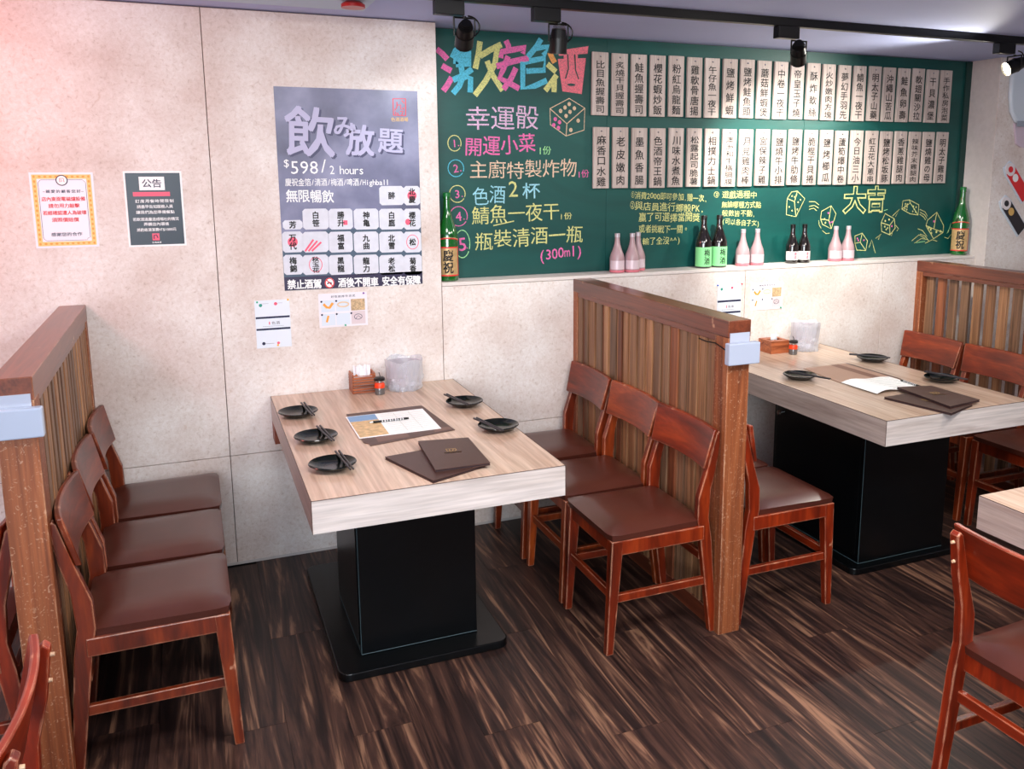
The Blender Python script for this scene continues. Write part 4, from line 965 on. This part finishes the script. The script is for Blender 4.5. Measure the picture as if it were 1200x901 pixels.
flatpoly([(-.150, .145), (-.040, .146), (-.042, .07), (-.151, .068)], .0016, SKYP, 'picture_strip', t); flatpoly([(-.151, .066), (-.042, .068), (-.044, -.142), (-.152, -.146)], .0016, flat('tan_food_print', srgb(206, 176, 130), .5, noise=.3, ns=45), 'picture_strip', t)
m = MB()
for i in range(13):
    yy = .13-.02*i; m.add([(-.025, yy, .0016), (.14, yy, .0016), (.14, yy-.002, .0016), (-.025, yy-.002, .0016)], [(0, 1, 2, 3)])
for xx in (.03, .09): m.add([(xx, .13, .0016), (xx+.0012, .13, .0016), (xx+.0012, -.13, .0016), (xx, -.13, .0016)], [(0, 1, 2, 3)])
m.build('ruled_lines', flat('pale_lines', srgb(170, 190, 180), .6), t)
def pen(a, b, label):
    a = Vector(a); b = Vector(b); t = thing('ballpoint_pen', a, label, 'pen', 'black pens on the order sheets'); d = b-a
    m = MB(); m.cyl(d*.10, d*.95, .0045, n=12); m.build('barrel', BLKM, t, smooth=True)
    m = MB(); m.cyl((0, 0, 0), d*.10, .0008, .0042, 10); m.build('tip', CHROME, t, smooth=True)
    m = MB(); m.cyl(d*.95, d, .004, .0035, 10); m.build('end_cap', BLKM, t, smooth=True)
    m = MB(); s_ = Vector((-d.y, d.x, 0)).normalized(); 
    for k in range(9): m.cyl(d*(.32+.065*k), d*(.345+.065*k+.01*(k % 2)), .0047, n=8)
    m.build('printed_band', WHITEP, t)
pen((.572, -.606, ZT+.0088), (.728, -.604, ZT+.0088), 'black printed pen lying across the order sheet of the poster-side table')
def menu(pts, z, label, par_c):
    t = thing('menu_booklet', (par_c[0], par_c[1], z), label, 'menu', 'brown menus with gold emblem')
    L_ = [(p[0]-par_c[0], p[1]-par_c[1]) for p in pts]
    slab(L_, 0, .003, MENU, 'cover', t); cx = sum(p[0] for p in L_)/4; cy = sum(p[1] for p in L_)/4
    ins = [(cx+(p[0]-cx)*.985, cy+(p[1]-cy)*.985) for p in L_]; slab(ins, .003, .004, flat('menu_pages', srgb(40, 30, 40), .5), 'pages', t); slab(L_, .007, .003, MENU, 'cover', t)
    # emblem laid on the top cover
    ex = (Vector(L_[1])-Vector(L_[0])).normalized(); ey = (Vector(L_[0])-Vector(L_[3])).normalized(); m = MB()
    ribbon(m, [(-.016, .036), (-.016, .010), (.010, .010), (.016, .018), (.016, .036)], .0022, 0, closed=True); ribbon(m, [(-.006, .016), (-.006, .030)], .002, 0); ribbon(m, [(.004, .014), (.004, .024), (.010, .028)], .002, 0)
    text_row(m, '色酒酒場', -.030, -.004, .030, -.004, .013, 0, .006)
    m.v = [(cx+ex.x*v[0]+ey.x*v[2], cy+ex.y*v[0]+ey.y*v[2], .0104) for v in m.v]; m.build('gold_emblem', GOLD, t, label='gold emblem')
menu([(.543, -1.037), (.775, -1.0), (.83, -1.245), (.634, -1.326)], ZT, 'brown menu lying underneath, on the poster-side table', (.68, -1.15))
menu([(.681, -.943), (.858, -.972), (.843, -1.262), (.658, -1.262)], ZT+.0105, 'brown menu with gold emblem on top, on the poster-side table', (.76, -1.11))
# right-hand table mat, sheet, menus
t = thing('table_mat', (2.87, -.64, ZT+.0005), 'tan and brown striped mat on the right-hand table', 'mat')
slab([(-.13, .158), (.148, .166), (.146, -.20), (-.17, -.15)], 0, .0022, TAN, 'mat', t); flatpoly([(.035, .163), (.085, .165), (.085, -.19), (.035, -.185)], .0026, flat('mat_stripe', srgb(120, 82, 66), .5), 'stripe', t); flatpoly([(.132, .165), (.147, .166), (.146, -.20), (.132, -.198)], .0026, DB, 'stripe', t)
t = thing('order_sheet', (2.84, -.91, ZT+.003), 'curled white order sheet on the right-hand table', 'paper')
m = MB(); n = 10; vs = []
for i in range(n+1):
    for j in range(2):
        u = i/n; x = -.14+.285*u; y = (.115, -.112)[j]+(.01*math.sin(u*5) if j else 0); z = .002+.012*(1-u)**2*math.sin(min(1, u*4)*PI/2)+.004*math.sin(u*6)**2
        vs += [(x, y, z), (x, y, z+.0008)]
for i in range(n):
    a = 4*i; b = a+4
    m.f += [(a, b, b+2, a+2), (a+1, a+3, b+3, b+1), (a, a+1, b+1, b), (a+2, b+2, b+3, a+3)]
m.v = vs; m.m = [0]*len(m.f); m.build('sheet', PAPERW, t, smooth=True)
m = MB()
for i in range(7): m.add([(-.02, .09-.028*i, .0152), (.12, .09-.028*i, .0152), (.12, .087-.028*i, .0152), (-.02, .087-.028*i, .0152)], [(0, 1, 2, 3)])
m.v = [(v[0], v[1], .0042+.004*math.sin((v[0]+.14)/.285*6)**2+.012*(1-(v[0]+.14)/.285)**2) for v in m.v]; m.build('ruled_lines', bpy.data.materials['pale_lines'], t)
pen((2.949, -1.040, ZT+.0125), (2.963, -.890, ZT+.0125), 'black pen on the curled order sheet of the right-hand table')
menu([(2.677, -1.087), (2.90, -1.075), (2.93, -1.32), (2.738, -1.388)], ZT, 'brown menu lying underneath, on the right-hand table', (2.81, -1.21))
menu([(2.826, -1.006), (2.985, -1.047), (2.982, -1.308), (2.783, -1.338)], ZT+.0105, 'brown menu lying on top, on the right-hand table', (2.90, -1.18))

# tissue boxes, sauce jars, bagged containers
CED = wood('reddish_cedar', [srgb(110, 52, 26), srgb(160, 86, 50), srgb(190, 116, 74)], 0, 40, .08, .45, rnd=.15)
TIS = flat('white_tissue', srgb(240, 242, 246), .8)
def tissue_paper(t, w_, h_, zb):
    m = MB(); n = 12; vs = []; fs = []
    for j in range(5):
        for i in range(n+1):
            u = i/n; k = j/4; vs.append(((u-.5)*w_*(1-.25*k*(w_ < .05)), .006*math.sin(u*14+k*2)+.004*math.sin(u*31), zb+h_*k*(1-.12*math.sin(u*9)**2 if j == 4 else 1)))
    for j in range(4):
        for i in range(n): fs.append((j*(n+1)+i, j*(n+1)+i+1, (j+1)*(n+1)+i+1, (j+1)*(n+1)+i))
    m.add(vs, fs); return m.build('tissue', TIS, t, smooth=True)
t = thing('tissue_box', (.648, -.068, ZT), 'slatted wooden tissue box beside the sauce jar on the poster-side table', 'tissue box')
W2, D2, H2 = .102, .105, .078
for k in range(6): MB().box(-W2/2, W2/2, -D2/2, -D2/2+.008, .002+k*.0125, .012+k*.0125).build('slat', CED, t, bevel=.001, seg=1)
for k in range(6): MB().box(-W2/2, W2/2, D2/2-.008, D2/2, .002+k*.0125, .012+k*.0125).build('slat', CED, t, bevel=.001, seg=1)
MB().box(-W2/2, -W2/2+.007, -D2/2+.008, D2/2-.008, 0, H2+.01).build('side_board', CED, t, bevel=.001); MB().box(W2/2-.007, W2/2, -D2/2+.008, D2/2-.008, 0, H2+.01).build('side_board', CED, t, bevel=.001)
MB().box(-W2/2+.007, W2/2-.007, -D2/2+.008, D2/2-.008, .0, .065).build('tissue_stack', TIS, t)
m = MB().prism([(-W2/2, H2), (-W2/2+.02, H2+.012), (-W2/2+.026, H2+.002), (W2/2-.026, H2+.002), (W2/2-.02, H2+.012), (W2/2, H2)], 1, -D2/2, -D2/2+.008); m.build('front_lip', CED, t)
tissue_paper(t, .075, .055, .066)
t = thing('tissue_box', (2.862, -.078, ZT), 'low wooden tissue box with a pointed tissue on the right-hand table', 'tissue box')
W2, D2, H2 = .118, .115, .062
MB().box(-W2/2, W2/2, -D2/2, -D2/2+.008, 0, H2).build('side_board', CED, t, bevel=.001); MB().box(-W2/2, W2/2, D2/2-.008, D2/2, 0, H2).build('side_board', CED, t, bevel=.001)
MB().box(-W2/2, -W2/2+.008, -D2/2+.008, D2/2-.008, 0, H2).build('side_board', CED, t, bevel=.001); MB().box(W2/2-.008, W2/2, -D2/2+.008, D2/2-.008, 0, H2).build('side_board', CED, t, bevel=.001)
m = MB().box(-W2/2, W2/2, -D2/2, -.02, H2, H2+.006).box(-W2/2, W2/2, .02, D2/2, H2, H2+.006).box(-W2/2, -.04, -.02, .02, H2, H2+.006).box(.04, W2/2, -.02, .02, H2, H2+.006); m.build('lid', CED, t, bevel=.001)
tissue_paper(t, .045, .035, .064)
def jar(x, y, label):
    t = thing('sauce_jar', (x, y, ZT), label, 'jar', 'sauce jars with orange collar')
    MB().lathe([(.020, 0), (.022, .002), (.022, .034), (.021, .036)], 20).build('glass_body', flat('smoky_jar_glass', srgb(96, 92, 90), .1, coat=.6), t, smooth=True)
    MB().lathe([(.0225, .030), (.0225, .046), (.018, .052)], 20).build('collar', flat('orange_red_collar', srgb(232, 62, 18), .4), t, smooth=True)
    MB().lathe([(.012, .050), (.012, .062)], 16).build('neck', CHROME, t, smooth=True)
    MB().lathe([(.016, .060), (.024, .063), (.024, .072), (.018, .077), (.004, .078)], 20).build('cap', BLKCAP, t, smooth=True)
    m = MB(); m.tube([(.004, 0, .076), (.002, .004, .088), (0, .008, .096)], .0016, 6); m.build('spoon_handle', BLKM, t)
jar(.708, -.152, 'small sauce jar with black lid and orange collar on the poster-side table')
jar(2.912, -.178, 'small sauce jar with black lid and orange collar on the right-hand table')
FILM = film_mat('clear_plastic_bag', .30, srgb(226, 230, 238), .14)
def bag(x, y, r, h, label, seed, flare=1.0):
    random.seed(seed); t = thing('bagged_container', (x, y, ZT), label, 'plastic bag', 'clear plastic bags round containers')
    MB().lathe([(r*.80, .003), (r*.90, h*.85), (r*.92, h*.9), (r*.87, h*.9), (r*.76, .008), (.001, .008)], 28, cap=False).build('inner_tub', film_mat('clear_tub_plastic', .38, srgb(206, 200, 210), .25), t, smooth=True)
    n = 44; vs = []; fs = []; rows = 14; ph = [random.uniform(0, 6.28) for _ in range(8)]
    for j in range(rows+1):
        k = j/rows
        for i in range(n):
            a = 2*PI*i/n; wv = .035*math.sin(5*a+ph[0]+k*3)+.03*math.sin(9*a+ph[1]-k*6)+.02*math.sin(17*a+ph[2]+k*9)+.03*math.sin(k*21+3*a+ph[3])*(1-k)
            rr = r*(.93+.07*k*flare+wv*(1.0 if k < .5 else .5)); zz = h*k+(.006*math.sin(4*a+ph[4]) if j == rows else 0)
            vs.append((rr*math.cos(a), rr*math.sin(a), max(.001, zz)))
    for j in range(rows):
        for i in range(n): fs.append((j*n+i, j*n+(i+1) % n, (j+1)*n+(i+1) % n, (j+1)*n+i))
    # folded-in collar
    b0 = len(vs)
    for kk in (1, 2, 3):
        for i in range(n):
            a = 2*PI*i/n; rr = r*(.96-.03*kk+.02*math.sin(7*a+ph[5])); vs.append((rr*math.cos(a), rr*math.sin(a), h*(1-.09*kk)+.004*math.sin(6*a+ph[6])))
    for kk in range(3):
        o0 = rows*n if kk == 0 else b0+(kk-1)*n; o1 = b0+kk*n
        for i in range(n): fs.append((o0+i, o0+(i+1) % n, o1+(i+1) % n, o1+i))
    m = MB(); m.add(vs, fs); m.build('plastic_bag', FILM, t)
    w_ = MB(); vs = []
    for i in range(20): a = 2*PI*i/20; vs.append((r*.7*math.cos(a), r*.7*math.sin(a), .012+random.uniform(0, .012)))
    w_.add(vs+[(0, 0, .03)], [(i, (i+1) % 20, 20) for i in range(20)]); w_.build('crumpled_wrappers', flat('wrapper_white', srgb(214, 216, 226), .5), t)
bag(.832, -.090, .084, .138, 'round tub in a clear plastic bag on the poster-side table', 4)
bag(3.045, -.105, .078, .155, 'tub in a crumpled clear plastic bag on the right-hand table', 8)
random.seed(1)
